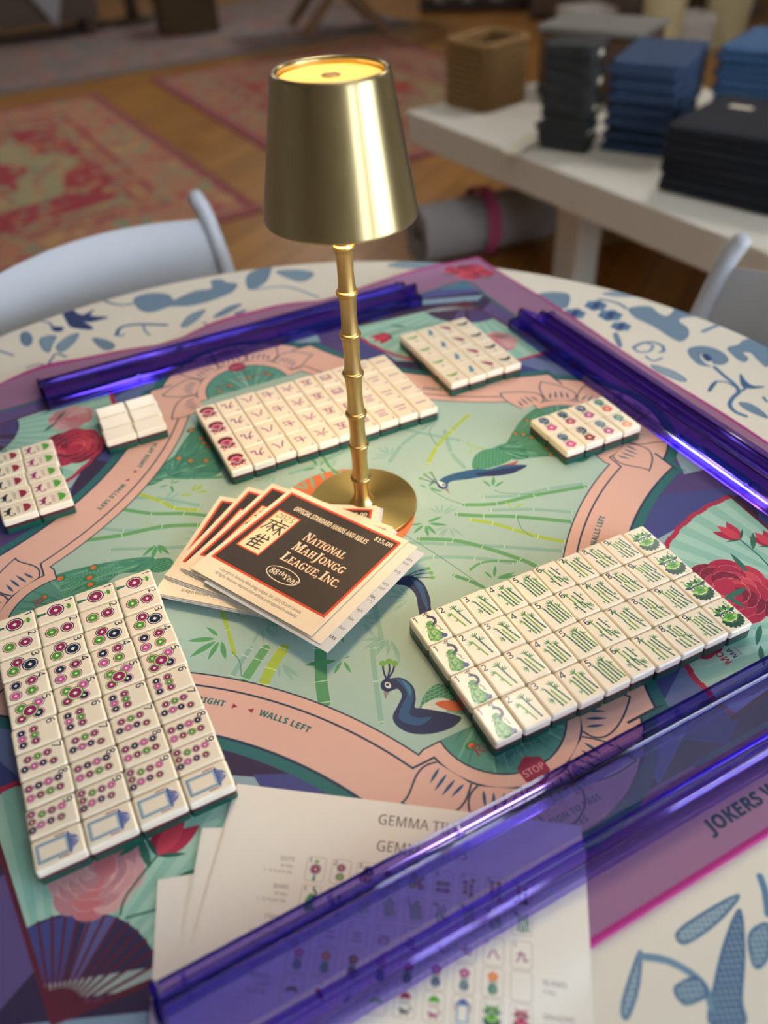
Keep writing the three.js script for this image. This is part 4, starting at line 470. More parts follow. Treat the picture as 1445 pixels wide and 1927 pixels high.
{
  const c = atlas.getContext('2d'); c.fillStyle = IVORY; c.fillRect(0, 0, 2048, 2040);
  KINDS.forEach(([id, draw], i) => { seed = 300 + i; cellOf[id] = [i % 8, i >> 3]; c.save(); c.translate((i % 8) * 256, (i >> 3) * 340); c.beginPath(); c.rect(0, 0, 256, 340); c.clip(); c.scale(256 / 22, 340 / 31); draw(c); c.restore(); });
}
// ---------------------------------------------------------------- the tiles: an ivory face, a plum line and a green back
const TW = 0.0219, TL = 0.0309, ivoryMat = phys('#ffffff', 0.22, { map: texOf(atlas), clearcoat: 0.35, clearcoatRoughness: 0.12 }), plumMat = phys('#54202f', 0.3), backMat = phys('#14564a', 0.28);
const outlineT = roundRect(TW, TL, 0.0022, 4);
const plumGeo = ringStack(outlineT, [[0, 0.0062], [0, 0.0094]]), backGeo = ringStack(outlineT, [[0.0009, 0], [0.0003, 0.0003], [0, 0.0009], [0, 0.0062]]);
const faceGeo = {};
for (const [id] of KINDS) faceGeo[id] = ringStack(outlineT, [[0, 0.0094], [0, 0.0142], [0.0002, 0.0149], [0.0006, 0.0155], [0.0012, 0.0159], [0.0019, 0.016]], (x, z) => { const [i, j] = cellOf[id], u = Math.max(0.02, Math.min(0.98, x / 0.022 + 0.5)), v = Math.max(0.02, Math.min(0.98, z / 0.031 + 0.5)); return [(i + u) / 8, 1 - (j + v) * 340 / 2040]; });
const firstTile = {};
function tile(id, s, t, turn, label, group) {
  let o;
  if (firstTile[id]) { o = firstTile[id].clone(); o.name = numbered('mahjong_tile'); scene.add(o); o.userData = {}; }
  else { o = firstTile[id] = new THREE.Group(); o.name = numbered('mahjong_tile'); scene.add(o); part('face', faceGeo[id], ivoryMat, o); part('middle_layer', plumGeo, plumMat, o); part('back', backGeo, backMat, o); }
  o.position.set(...onMat(s, t, 0.0001)); o.rotation.set(0, MAT.turn + turn, 0); return tag(o, label, 'tile', group);
}
const ORD = ['first', 'second', 'third', 'fourth', 'fifth', 'sixth', 'seventh', 'eighth', 'ninth', 'tenth'];
// lay(centre, angle, columns, rows, sideways, face, turn, label): pitch 22.3 x 31.2 mm
function lay(cs, ct, ang, nc, nr, sideways, idOf, turn, labelOf, group, stagger = 0) {
  const du = sideways ? 31.2 : 22.35, dv = sideways ? 22.35 : 31.2;
  for (let r = 0; r < nr; r++) for (let q = 0; q < nc; q++) {
    const st = stagger * (sideways ? 0 : 1) * Math.sin(q * 2.3), sv = sideways ? stagger * Math.sin(r * 1.9 + 1) : 0, u = (q - (nc - 1) / 2) * du + rr(-0.1, 0.1) + sv, v = (r - (nr - 1) / 2) * dv + rr(-0.1, 0.1) + st;
    tile(idOf(q, r), cs + u * Math.cos(ang) - v * Math.sin(ang), ct + u * Math.sin(ang) + v * Math.cos(ang), turn - ang + rr(-0.003, 0.003), labelOf(q, r), group);
  }
}
seed = 61;
const right = -Math.PI / 2;                            // the top of the tile points to the mat's right
lay(91.8, 218.2, 0.0273, 10, 4, false, (q) => q < 9 ? 'b' + (q + 1) : 'green', 0, (q, r) => (q === 0 ? 'peacock tile numbered 1' : q === 9 ? 'green dragon face tile' : `${WORDS[q + 1]} bamboo stalks tile numbered ${q + 1}`) + ` in the ${['row nearest the lamp', 'second row from the lamp', 'third row from the lamp', 'row nearest the rack'][r]} of bamboo tiles`, 'bamboo tile block', 0.5);
lay(-241.7, 108.7, 0.0204, 4, 10, true, (q, r) => r < 9 ? 'd' + (r + 1) : 'soap', right, (q, r) => (r === 9 ? 'blue pagoda frame tile' : `${WORDS[r + 1]} coin ${r ? 'dots' : 'dot'} tile numbered ${r + 1}`) + ` in the ${['leftmost column', 'second column from the left', 'third column from the left', 'rightmost column'][q]} of dots tiles`, 'dots tile block', 0.5);
lay(38.7, -149.4, 0.0236, 10, 4, false, (q) => q ? 'k' + (10 - q) : 'red', Math.PI, (q, r) => (q === 0 ? 'red dragon face tile' : `Chinese ${WORDS[10 - q]} tile numbered ${10 - q}`) + ` in the ${['far row', 'second farthest row', 'third farthest row', 'row nearest the lamp base'][r]} of numeral tiles`, 'numeral tile block', 0.6);
lay(228.9, -175, 0.03, 4, 4, false, (q) => 'w' + q, Math.PI, (q, r) => `${['green', 'blue', 'crimson', 'black'][q]} wind tile in the ${['far row', 'second farthest row', 'third farthest row', 'near row'][r]} of the wind tiles`, 'wind tiles', 0.6);
lay(258.5, 15.4, 0.0269, 4, 2, false, (q, r) => 'f' + (q + 4 * r), Math.PI, (q, r) => ['pink flower tile at the far left of the flower block', 'rose flower tile second in the far row of the flower block', 'mauve flower tile third in the far row of the flower block', 'red flower tile at the right end of the far flower row', 'pink flower tile at the front left corner of the flower block', 'dark maroon flower tile second in the near row of the flower block', 'magenta five petal flower tile third in the near row of flowers', 'orange flower tile at the right end of the near flower row'][q + 4 * r], 'flower tiles');
lay(-134.1, -234.3, 0.0189, 2, 3, true, () => 'blank', right, (q, r) => `blank ivory tile in the ${['far', 'middle', 'near'][r]} row, ${['left', 'right'][q]} column of the blank tiles`, 'blank tiles', 1.2);
lay(-246, -182, 0.0119, 2, 5, true, (q) => q ? 'j0' : 'j1', right, (q, r) => `joker tile with ${q ? 'a green' : 'a crimson'} umbrella, ${ORD[r]} from the far end of its column`, 'joker tiles', 1);

// ---------------------------------------------------------------- the brass table lamp
const LAMP = { x: -0.0189, z: -0.5719 };
{
  const o = thing('table_lamp', 'brushed brass table lamp with a bamboo-shaped stem and tapered metal shade', 'lamp', [LAMP.x, TOP + 0.0002, LAMP.z]);
  const brush = grainTex(256, (x, y) => 0.5 + 0.35 * (Math.sin(y * 12.9898) * 43758.5453 % 1) );
  const brass = phys(new THREE.Color(0.46, 0.38, 0.20), 0.36, { metalness: 1, anisotropy: 0.8, anisotropyRotation: Math.PI / 2 }), stemBrass = phys(new THREE.Color(0.60, 0.43, 0.17), 0.34, { metalness: 1 }), discBrass = phys(new THREE.Color(0.55, 0.40, 0.13), 0.33, { metalness: 1, anisotropy: 0.6, anisotropyRotation: Math.PI / 2 });
  part('base', lathe([[0, 0], [0.0485, 0], [0.0493, 0.0006], [0.0495, 0.0032], [0.0489, 0.004], [0.012, 0.0042], [0, 0.0042]], 96), discBrass, o);
  const st = [[0.0, 0.0043], [0.0112, 0.0043], [0.0112, 0.006], [0.0086, 0.009]], nodes = [0.0324, 0.0686, 0.101, 0.1395, 0.1744, 0.2094, 0.2452];
  let prev = 0.009; nodes.forEach((y, i) => { const k = 1 - 0.02 * i, R = 0.0079 * k; for (const f of [0.25, 0.5, 0.75]) st.push([R * (0.88 + 0.1 * Math.pow(2 * f - 1, 2)), prev + (y - 0.0035 - prev) * f]); st.push([R * 0.99, y - 0.0037], [R * 1.06, y - 0.0028], [R * 1.0, y - 0.0024], [R * 1.16, y - 0.0016], [R * 1.2, y], [R * 1.16, y + 0.0013], [R * 1.02, y + 0.0018], [R * 0.98, y + 0.0022]); prev = y + 0.0022; }); st.push([0.0062, 0.262], [0.0062, 0.285], [0, 0.285]);
  part('stem', lathe(st, 48), stemBrass, o);
  part('shade', lathe([[0.0531, 0.2685], [0.0542, 0.2682], [0.0546, 0.2690], [0.0545, 0.2704], [0.0392, 0.3560], [0.0388, 0.3588], [0.0375, 0.3604], [0.0360, 0.3606], [0.0346, 0.3598], [0.0342, 0.3580], [0.0352, 0.3555], [0.0530, 0.2700], [0.0531, 0.2685]], 128), brass, o);
  const glow = (k) => std('#f2cf8a', 0.6, { emissive: new THREE.Color(1.0, 0.50, 0.065), emissiveIntensity: k });
  const dif = part('top_diffuser', lathe([[0.0, 0.3545], [0.0335, 0.3545], [0.0338, 0.3552], [0.0335, 0.3560], [0.0, 0.3564]], 64), glow(0.85), o);
  part('touch_switch', lathe([[0, 0.3562], [0.0058, 0.3562], [0.0062, 0.3566], [0.0060, 0.3570], [0.0048, 0.3571], [0.0045, 0.3568], [0, 0.3568]], 40), phys(new THREE.Color(0.75, 0.47, 0.14), 0.4, { metalness: 1 }), dif);
  part('led_ring', lathe([[0.0225, 0.2905], [0.040, 0.2905], [0.0405, 0.292], [0.040, 0.2935], [0.0225, 0.2935], [0.022, 0.292], [0.0225, 0.2905]], 64), glow(7), o);
  for (let k = 0; k < 4; k++) { const a = k * Math.PI / 2 + 0.5, l = new THREE.PointLight(new THREE.Color(1, 0.72, 0.40), 0.024); l.name = 'ring_light'; l.position.set(0.031 * Math.cos(a), 0.2885, 0.031 * Math.sin(a)); l.castShadow = true; l.shadow.radius = 0.12; o.add(l); }
  const upward = new THREE.RectAreaLight(new THREE.Color(1, 0.66, 0.25), 1.2, 0.058, 0.058); upward.name = 'diffuser_light'; upward.position.set(0, 0.3574, 0); upward.rotation.x = Math.PI / 2; o.add(upward);
}

// ---------------------------------------------------------------- the fanned rule cards
const CW = 130, CH = 127, coverCanvas = canvasOf(1040, 1016), innerCanvas = canvasOf(1040, 1016);
{
  const c = coverCanvas.getContext('2d'); c.scale(8, 8); c.fillStyle = '#f0e2c8'; c.fillRect(0, 0, CW, CH);
  c.fillStyle = '#cf4526'; c.fillRect(4, 5.4, 122.6, 102.2); c.fillStyle = '#2b2829'; c.fillRect(6.3, 7.7, 118, 97.6);
  c.fillStyle = '#cf4526'; c.fillRect(10.6, 29.6, 26, 55.2); c.fillStyle = '#f0dcb4'; c.fillRect(12, 31, 23.2, 52.4);
  const CREAM = '#f4e6c8', BK = '#231d1e';
  text(c, '2025', 23.6, 38.6, 8.6, '#2b2829', 'serif', { align: 'center' });
  c.save(); c.translate(-7, 12.4);
  for (const a of [[30, 27.5, 31.5, 30], [21, 31.8, 40.5, 30.4], [23.8, 31.5, 23, 38, 20.6, 44.6], [25.4, 35.6, 31.6, 34.6], [28.8, 32.8, 28.6, 45], [28.2, 36, 25, 41.4], [29, 37.6, 31.4, 40.6], [33, 35, 39.6, 33.8], [36.4, 32.6, 36.2, 45.6], [35.8, 36, 32.6, 42], [36.8, 37.6, 40.8, 43.4]]) lineP(c, BK, 1.45, a);
  c.translate(0, 2); for (const a of [[31, 47.6, 30.6, 51.4], [27, 49, 25.6, 52], [35, 48, 37, 51], [24.6, 52.8, 37.6, 51.4], [27.6, 53.4, 23.2, 58.4], [25.8, 56.4, 25.6, 66], [31.4, 52.6, 31, 64.6], [26, 57, 36, 56], [26, 60.8, 36, 59.8], [25.6, 65, 38.6, 63.8]]) lineP(c, BK, 1.5, a);
  c.restore();
  text(c, 'OFFICIAL STANDARD HANDS AND RULES', 21.5, 23.4, 8.2, CREAM, 'sans-serif', { bold: true, sx: 0.515 });
  text(c, '$15.00', 122.6, 15.2, 7, CREAM, 'serif', { bold: true, align: 'right', sx: 0.84 });
  const caps = (words, y, width) => { const seg = []; for (const w of words) { seg.push([w[0], 14.6]); seg.push([w.slice(1).toUpperCase(), 11]); seg.push([' ', 5]); } seg.pop(); c.save(); c.font = 'bold 20px serif'; const raw = seg.map(([q, z]) => c.measureText(q).width * z / 20); c.restore(); const k = width / raw.reduce((p, q) => p + q, 0); let x = 53; seg.forEach(([q, z], i) => { text(c, q, x + 0.4, y + 0.35, z, '#c4553a', 'serif', { bold: true, sx: k }); text(c, q, x, y, z, CREAM, 'serif', { bold: true, sx: k }); x += raw[i] * k; }); };
  caps(['National'], 48.4, 44.5); caps(['Mah', 'Jongg'], 62.4, 55); caps(['League,', 'Inc.'], 77, 61.5);
  c.strokeStyle = CREAM; c.lineWidth = 0.9; c.beginPath(); c.ellipse(69.3, 90.6, 16.4, 7.6, 0, 0, 7); c.stroke(); text(c, '88', 56, 93.6, 8.6, CREAM, 'serif', { bold: true, sx: 0.86 }); text(c, 'th', 64.6, 91.4, 5.6, CREAM, 'serif', { bold: true }); text(c, 'Year', 70.4, 93.6, 8.2, CREAM, 'serif', { bold: true, sx: 0.8 });
  text(c, 'Copyright © National Mah Jongg League, Inc. 2025 US and Canada.', 65, 114.8, 4.1, '#2b2829', 'sans-serif', { align: 'center', sx: 0.72 }); text(c, 'All Rights Reserved. Reproduction without prior approval is unlawful.', 65, 120, 4.1, '#2b2829', 'sans-serif', { align: 'center', sx: 0.7 });
  const k = innerCanvas.getContext('2d'); k.scale(8, 8); k.fillStyle = '#c9d0da'; k.fillRect(0, 0, CW, CH);
  ['ast breaks', 'picks first', '', 'Courtesy', '', '', 'ile. When', 'exposed', '', 'le a tile,', 'mistake, " "i', '', 'declarer always', '', 'ther caller', '', 'k other caller', '', 'IR HAS'].forEach((s, i) => text(k, s, 127, 14 + i * 5.6, 4, '#333', 'sans-serif', { align: 'right', bold: i === 18 || i === 9 }));
}
const coverMat = std('#ffffff', 0.68, { map: texOf(coverCanvas) }), innerMat = std('#ffffff', 0.6, { map: texOf(innerCanvas) }), stockMat = std('#e8e0d0', 0.7);
// A stiff sheet: w x h mm with its corner (0, 0) at the top left of the print; lift(u, v) gives the height in mm.
function sheet(w, h, th, lift, n = 10) {
  const pos = [], uv = [], idx = [], N = n + 1, H = (u, v) => lift(u, v) / 1000;
  for (let k = 0; k < 2; k++) for (let j = 0; j <= n; j++) for (let i = 0; i <= n; i++) { const u = i / n, v = j / n; pos.push(u * w / 1000, H(u, v) + (k ? 0 : th / 1000), v * h / 1000); uv.push(u, 1 - v); }
  const b = N * N; for (let j = 0; j < n; j++) for (let i = 0; i < n; i++) { const a = j * N + i; idx.push(a, a + N, a + 1, a + 1, a + N, a + N + 1, b + a, b + a + 1, b + a + N, b + a + 1, b + a + N + 1, b + a + N); }
  const top = idx.length; const rim = []; for (let i = 0; i < n; i++) rim.push(i); for (let j = 0; j < n; j++) rim.push(j * N + n); for (let i = n; i > 0; i--) rim.push(n * N + i); for (let j = n; j > 0; j--) rim.push(j * N);
  for (let i = 0; i < rim.length; i++) { const p = rim[i], q = rim[(i + 1) % rim.length]; idx.push(p, q, b + p, q, b + q, b + p); }
  const g = new THREE.BufferGeometry(); g.setAttribute('position', new THREE.Float32BufferAttribute(pos, 3)); g.setAttribute('uv', new THREE.Float32BufferAttribute(uv, 2)); g.setIndex(idx); const f = toCreasedNormals(g, 0.6); return f;
}
// [corner s, t, angle in degrees, base height, label, far-side lift of the cover]
const CARDS = [
  [-82, -58.1, 33, 4.6, 'lowest rule card of the fan, its price corner showing on the lamp base', 1.2],
  [-93, -71, 44, 6.8, 'second rule card from the bottom of the fan, its dark corner at the far left', 1.6],
  [-66, -68, 53.5, 9.1, 'middle rule card of the fan, only its red and cream left edge showing', 2.0],
  [-45.6, -58, 58.5, 11.6, 'rule card just under the top one, only its left edge showing', 2.4],
  [-33, -39.5, 64, 14.1, 'top rule card of the fan, its black cover with red border fully showing', 3.2],
];
CARDS.forEach(([s, t, deg, y, label, gap], i) => {
  const o = thing('rule_card', label, 'booklet', onMat(s, t, y / 1000), MAT.turn - deg * Math.PI / 180, 'fanned rule cards');
  part('inner_page', sheet(CW, CH, 0.35, (u, v) => 0.1 - (i ? 0 : 4.3 * Math.pow(Math.max(0, v * 0.9 + (1 - u) * 0.6 - 0.45), 1) / 1.05)).translate(i === 4 ? 0.019 : 0.006, 0, i === 4 ? 0.004 : 0.002), innerMat, o);
  part('back_page', sheet(CW, CH, 0.35, (u, v) => 0.6 + 0.3 * v).translate(i === 4 ? 0.010 : 0.003, 0, 0.001), stockMat, o);
  part('cover', sheet(CW, CH, 0.4, (u, v) => 1.1 + gap * Math.pow(v, 1.4) * 0.35 + gap * 0.15 * u), coverMat, o);
});

// ---------------------------------------------------------------- the printed sheets
const PW = 222, PH = 285, paperCanvas = canvasOf(1184, 1520);
{
  const c = paperCanvas.getContext('2d'); c.scale(1184 / PW, 1520 / PH); c.fillStyle = '#ece8e0'; c.fillRect(0, 0, PW, PH);
  text(c, 'GEMMA TILES', 96, 15.2, 9.2, '#6c6666', 'sans-serif', { sx: 0.98 });
  const RY = [23.6, 40.6, 58.2, 74, 89.5], rows = [['d1', 'd2', 'd3', 'd4', 'd5', 'd6', 'd7', 'd8', 'd9'], ['b1', 'b2', 'b3', 'b4', 'b5', 'b6', 'b7', 'b8', 'b9'], ['k1', 'k2', 'k3', 'k4', 'k5', 'k6', 'k7', 'k8', 'k9'], ['f0', 'f3', 'f5', 'f4', 'f1', 'f2', 'f6', 'f7', 'blank'], ['w3', 'w2', 'w1', 'w0', 'j1', 'j0', 'soap', 'green', 'red']];
  [['DOTS', '36 tiles', '1 - 9, 4 each tile'], ['BAMS', '36 tiles', '1 - 9, 4 each tile'], ['CRAKS', '36 tiles', '1 - 9, 4 each tile'], ['FLOWERS', '8 tiles'], ['WINDS', '16 tiles', '4 each tile']].forEach((l, r) => l.forEach((s, i) => text(c, s, 48, RY[r] + 4 + i * 3.8, i ? 2.5 : 3.6, '#8a8484', 'sans-serif', { align: 'right' })));
  text(c, 'BLANKS', 196, 79, 3.6, '#8a8484', 'sans-serif'); text(c, '6 tiles', 196, 83, 2.5, '#8a8484', 'sans-serif'); text(c, 'DRAGONS', 196, 95, 3.6, '#8a8484', 'sans-serif'); text(c, '12 tiles', 196, 99, 2.5, '#8a8484', 'sans-serif');
  rows.forEach((l, r) => l.forEach((id, i) => { const x = 56 + i * 15.35, y = RY[r]; seed = 40 + i; c.save(); c.translate(x, y); c.strokeStyle = '#c9c0b6'; c.lineWidth = 0.5; c.beginPath(); c.roundRect(0, 0, 11.4, 14.6, 1.6); c.stroke(); c.scale(11.4 / 22, 14.6 / 31); faceOf[id](c); c.restore(); }));
}
const paperMat = std('#ffffff', 0.8, { map: texOf(paperCanvas) });
// [corner s, t, angle, height]: letter sheets under the near rack
[[-244, 249, 19, 'printed white sheet at the left of the pile, its corner pointing at the dots block'], [-210, 230.5, 28, 'printed white sheet second from the left of the pile under the rack'], [-180, 212, 36.5, 'printed white sheet reaching furthest up the mat, only its heading showing'], [-190.5, 228.5, 35.2, 'top printed white sheet with rows of tile pictures, under the near purple rack']].forEach(([s, t, deg, label], i) => {
  const a = deg * Math.PI / 180, g = sheet(PW, PH, 0.12, (u, v) => { const tt = t + u * PW * Math.sin(a) + v * PH * Math.cos(a); return (tt > 404 ? -Math.min(2.9, (tt - 404) * 0.2) : 0) + (tt < 300 ? [0.8 * Math.pow(1 - u, 8), 0.8 * Math.pow(1 - u, 8), 0.5 * Math.pow(1 - v, 10), 0.6 * Math.pow(1 - u, 8)][i] * Math.min(1, (300 - tt) / 20) : 0); }, 28);
  const o = single('printed_sheet', g, paperMat, label, 'paper', 'printed sheets'); o.position.set(...onMat(s, t, 0.0002 + i * 0.00034)); o.rotation.y = MAT.turn - a;
});


// ---------------------------------------------------------------- white folding chairs
const resin = phys('#adb2bc', 0.42);
function makeChair(label, x, z, turn) {                // the backrest stands at x, z; the sitter faces local +z
  const o = thing('folding_chair', label, 'chair', [x, 0, z], turn, 'white folding chairs'), W = 0.215;
  for (const s of [-1, 1]) {
    part('back_upright', (() => { const g = tube([[s * W, 0.012, -0.13], [s * W, 0.25, -0.03], [s * W, 0.45, 0.045], [s * W * 0.985, 0.62, 0.03], [s * W * 0.97, 0.72, 0.005], [s * W * 0.95, 0.775, -0.012], [s * W * 0.93, 0.792, -0.02]], 0.013, 48, 14); return merge([g, new THREE.SphereGeometry(0.013, 14, 10).translate(s * W * 0.93, 0.792, -0.02)]); })(), resin, o);
    part('front_leg', tube([[s * (W - 0.03), 0.012, 0.40], [s * (W - 0.03), 0.25, 0.22], [s * (W - 0.03), 0.44, 0.08]], 0.011, 24, 12), resin, o);
    part('foot', lathe([[0, 0], [0.016, 0], [0.016, 0.02], [0.012, 0.024], [0, 0.024]], 16).translate(s * W, 0, -0.135), resin, o);
  }
  { // curved back panel with an arched top edge
    const n = 22, m = 10, pos = [], idx = [], N = n + 1, K = (m + 1) * N;
    for (let f = 0; f < 2; f++) for (let j = 0; j <= m; j++) for (let i = 0; i <= n; i++) { const a = i / n * 2 - 1, top = 0.762 + 0.016 * (1 - a * a), bot = 0.56 - 0.01 * (1 - a * a), y = bot + (top - bot) * j / m, e = f ? 1 : -1, thin = 0.007 * Math.min(1, Math.sqrt(Math.max(0.02, 1 - Math.pow(2 * j / m - 1, 8)))); pos.push(a * (W - 0.012), y, -0.035 * (1 - a * a) + 0.03 - (y - 0.56) * 0.19 + e * thin); }
    for (let f = 0; f < 2; f++) for (let j = 0; j < m; j++) for (let i = 0; i < n; i++) { const a = f * K + j * N + i; f ? idx.push(a, a + 1, a + N, a + 1, a + N + 1, a + N) : idx.push(a, a + N, a + 1, a + 1, a + N, a + N + 1); }
    const link = (p, q) => idx.push(p, q, p + K, q, q + K, p + K); for (let i = 0; i < n; i++) { link(i, i + 1); link(m * N + i + 1, m * N + i); } for (let j = 0; j < m; j++) { link((j + 1) * N, j * N); link(j * N + n, (j + 1) * N + n); }
    const g = new THREE.BufferGeometry(); g.setAttribute('position', new THREE.Float32BufferAttribute(pos, 3)); g.setAttribute('uv', new THREE.Float32BufferAttribute(new Float32Array(pos.length / 3 * 2), 2)); g.setIndex(idx); part('back_panel', toCreasedNormals(g, 0.9), resin, o);
  }
  part('seat', ringStack((q) => roundRect(0.38, 0.38, 0.05, 5)(q).map(([a, b]) => [a, b + 0.22]), [[0.006, 0.43], [0, 0.436], [0, 0.452], [0.008, 0.458]]), resin, o);
  for (const [y, zz] of [[0.14, 0.305], [0.18, -0.06]]) part('crossbar', tube([[-W + 0.03, y, zz], [0, y, zz], [W - 0.03, y, zz]], 0.009, 6, 10), resin, o);
}
makeChair('white folding chair at the far left of the table, its curved back catching daylight', -0.40, -1.125, 0.72);
makeChair('white folding chair at the right beside the clothes display', 0.545, -0.815, -1.12);

// ---------------------------------------------------------------- the low white display table
const DSP = { x: 0.15, z: -3.0, dx: 0.499, dz: 0.866 }, dispTurn = Math.atan2(-DSP.dz, DSP.dx), onDisp = (a, b, y = 0.4502) => [DSP.x + a * DSP.dx + b * DSP.dz, y, DSP.z + a * DSP.dz - b * DSP.dx];
// local x runs along the front edge towards the camera, local z towards the front
{
  const white = phys('#d2cec4', 0.4), o = thing('display_table', 'low thick white display table holding jeans and a basket', 'table', onDisp(0, 0, 0), dispTurn);
  part('top', box(2.5, 0.1, 0.95, 1.25, 0.4, -0.475, 0.004), white, o);
  for (const [x, z] of [[0.68, -0.2], [0.68, -0.85], [2.3, -0.2], [2.3, -0.85]]) part('leg', box(0.1, 0.348, 0.1, x, 0.175, z, 0.004), white, o);
}
function folded(name, w, l, h, mat, label, category, group, a, b, y, turn, layers = 3) { // a garment folded into a soft stack of layers
  const o = thing(name, label, category, onDisp(a, b, y), dispTurn + turn, group);
  for (let k = 0; k < layers; k++) { const t = h / layers, g = ringStack((q) => roundRect(w, l, 0.02, 5)(q).map(([x, z]) => [x + 0.006 * Math.sin(z * 40 + k * 2), z + 0.006 * Math.sin(x * 35 + k)]), [[t * 0.5, k * t], [t * 0.15, k * t + t * 0.15], [0, k * t + t * 0.5], [t * 0.15, k * t + t * 0.85], [t * 0.5, k * t + t]]); const p = g.attributes.position, ph = 0.4; for (let i = 0; i < p.count; i++) p.setY(i, p.getY(i) + (name === 'folded_jeans' ? 0.0035 : 0.005) * (1 + Math.sin(p.getX(i) * 34 + p.getZ(i) * 12 + ph * 0.6)) * Math.min(1, y * 3 - 1.3)); part('fold', g, mat, o); }
  return o;
}
const denimTex = (base, fl, sd) => { seed = sd; const k = canvasOf(256, 256), c = k.getContext('2d'); c.fillStyle = base; c.fillRect(0, 0, 256, 256); for (let i = 0; i < 3500; i++) { c.strokeStyle = fl[i % fl.length]; c.globalAlpha = rr(0.05, 0.25); const x = rnd() * 256, y = rnd() * 256, l = rr(3, 12); c.beginPath(); c.moveTo(x, y); c.lineTo(x + l * 0.5, y + l); c.stroke(); } c.globalAlpha = 1; const t = texOf(k, true); t.repeat.set(4, 4); return t; };
const blackDenim = std('#ffffff', 0.9, { map: denimTex('#2c2d2e', ['#3d3e40', '#1b1c1d', '#4a4b4c'], 5) }), blueDenim = std('#ffffff', 0.9, { map: denimTex('#2c3f5e', ['#445c82', '#1c2a44', '#58709a'], 6) }), lightDenim = std('#ffffff', 0.9, { map: denimTex('#35557c', ['#5275a0', '#243c60', '#6a8ab0'], 7) }), tagMat = std('#d5cdb8', 0.8), navyKnit = std('#14171f', 0.92);
for (let k = 0; k < 8; k++) {
  const o = folded('folded_jeans', 0.155 + rr(-0.008, 0.008), 0.12, 0.033, blackDenim, `folded charcoal jeans, ${k === 0 ? 'bottom' : k === 7 ? 'top' : ORD[k] + ' from the bottom'} of the dark stack beside the basket`, 'jeans', 'charcoal jeans stack', 0.628 + rr(-0.007, 0.007), 0.158 + rr(-0.005, 0.005), 0.4502 + k * 0.0348, 0.5 + rr(-0.012, 0.012), 2);
  if (k % 2) part('label_patch', box(0.002, 0.014, 0.03, 0.081, 0.017, 0.03, 0.0005), tagMat, o);
}
for (let k = 0; k < 7; k++) folded('folded_jeans', 0.20 + rr(-0.006, 0.006), 0.30, 0.033, blueDenim, `folded blue jeans, ${k === 0 ? 'bottom' : k === 6 ? 'top' : ORD[k] + ' from the bottom'} of the stack behind the charcoal jeans`, 'jeans', 'blue jeans stack', 0.735 + k * 0.003, 0.385 - k * 0.004 + rr(-0.004, 0.004), 0.4502 + k * 0.0348, 0.5 + rr(-0.012, 0.012), 2);
for (let k = 0; k < 6; k++) folded('folded_jeans', 0.36 + rr(-0.01, 0.01), 0.30, 0.042, lightDenim, `folded mid blue jeans, ${k === 0 ? 'bottom' : k === 5 ? 'top' : ORD[k] + ' from the bottom'} of the wide stack behind the dark shirts`, 'jeans', 'wide blue jeans stack', 0.97, 0.68 + rr(-0.006, 0.006), 0.4502 + k * 0.0425, 0.35 + rr(-0.03, 0.03), 2);
for (let k = 0; k < 4; k++) {
  const o = folded('folded_shirt', 0.36, 0.34, 0.042, navyKnit, `folded black shirt, ${['bottom', 'second from the bottom', 'third from the bottom', 'top'][k]} of the pile on the display table`, 'shirt', 'black shirts', 1.18, 0.30 - k * 0.004, 0.4502 + k * 0.0425, 0.25 + rr(-0.05, 0.05), 2);
  if (k === 3) { part('neck_label', box(0.06, 0.002, 0.022, -0.08, 0.0435, -0.05, 0.0005), tagMat, o); for (const [x, z, w] of [[0.02, 0.13, 0.05], [0.05, 0.10, 0.03], [0.10, 0.13, 0.04]]) part('print', box(w, 0.0012, 0.014, x, 0.0432, z, 0.0004), std('#cfcac0', 0.8), o); }
}
{ const o = single('swing_tag', box(0.05, 0.0015, 0.115, 0, 0, 0, 0.0005), tagMat, 'cream paper tag hanging from the charcoal jeans onto the display table', 'tag'); o.position.set(...onDisp(0.57, 0.034, 0.4665)); o.rotation.order = 'YXZ'; o.rotation.set(0.25, dispTurn + 0.15, 0); }
// wicker basket
function basket(name, w, l, h, rows, mat, label, pos, turn) {
  const o = thing(name, label, 'basket', pos, turn), rings = [];
  for (let k = 0; k < rows; k++) { const y = (k + 0.5) * h / rows, pts = roundRect(w, l, 0.03, 6)(0), dense = []; pts.forEach((p, i) => { const q = pts[(i + 1) % pts.length], d = Math.max(1, Math.round(Math.hypot(q[0] - p[0], q[1] - p[1]) / 0.02)); for (let j = 0; j < d; j++) dense.push([p[0] + (q[0] - p[0]) * j / d, p[1] + (q[1] - p[1]) * j / d]); }); const cv = dense.map(([x, z], i) => { const f = 1 + ((i + k) % 2 ? 0.035 : -0.03); return V(x * f, y, z * f); }); rings.push(new THREE.TubeGeometry(new THREE.CatmullRomCurve3(cv, true), cv.length * 2, h / rows * 0.55, 6, true)); }
  part('woven_wall', merge(rings), mat, o); part('rim', new THREE.TubeGeometry(new THREE.CatmullRomCurve3(roundRect(w * 1.02, l * 1.02, 0.03, 6)(0).map(([x, z]) => V(x, h, z)), true), 80, 0.011, 8, true), mat, o); part('bottom', box(w * 0.97, 0.01, l * 0.97, 0, 0.006, 0, 0.003), mat, o); return o;
}
const wicker = std('#846338', 0.75);
basket('wicker_basket', 0.185, 0.21, 0.195, 11, wicker, 'square honey wicker basket at the end of the display table', onDisp(0.095, 0.265, 0.4505), dispTurn + 0.18);
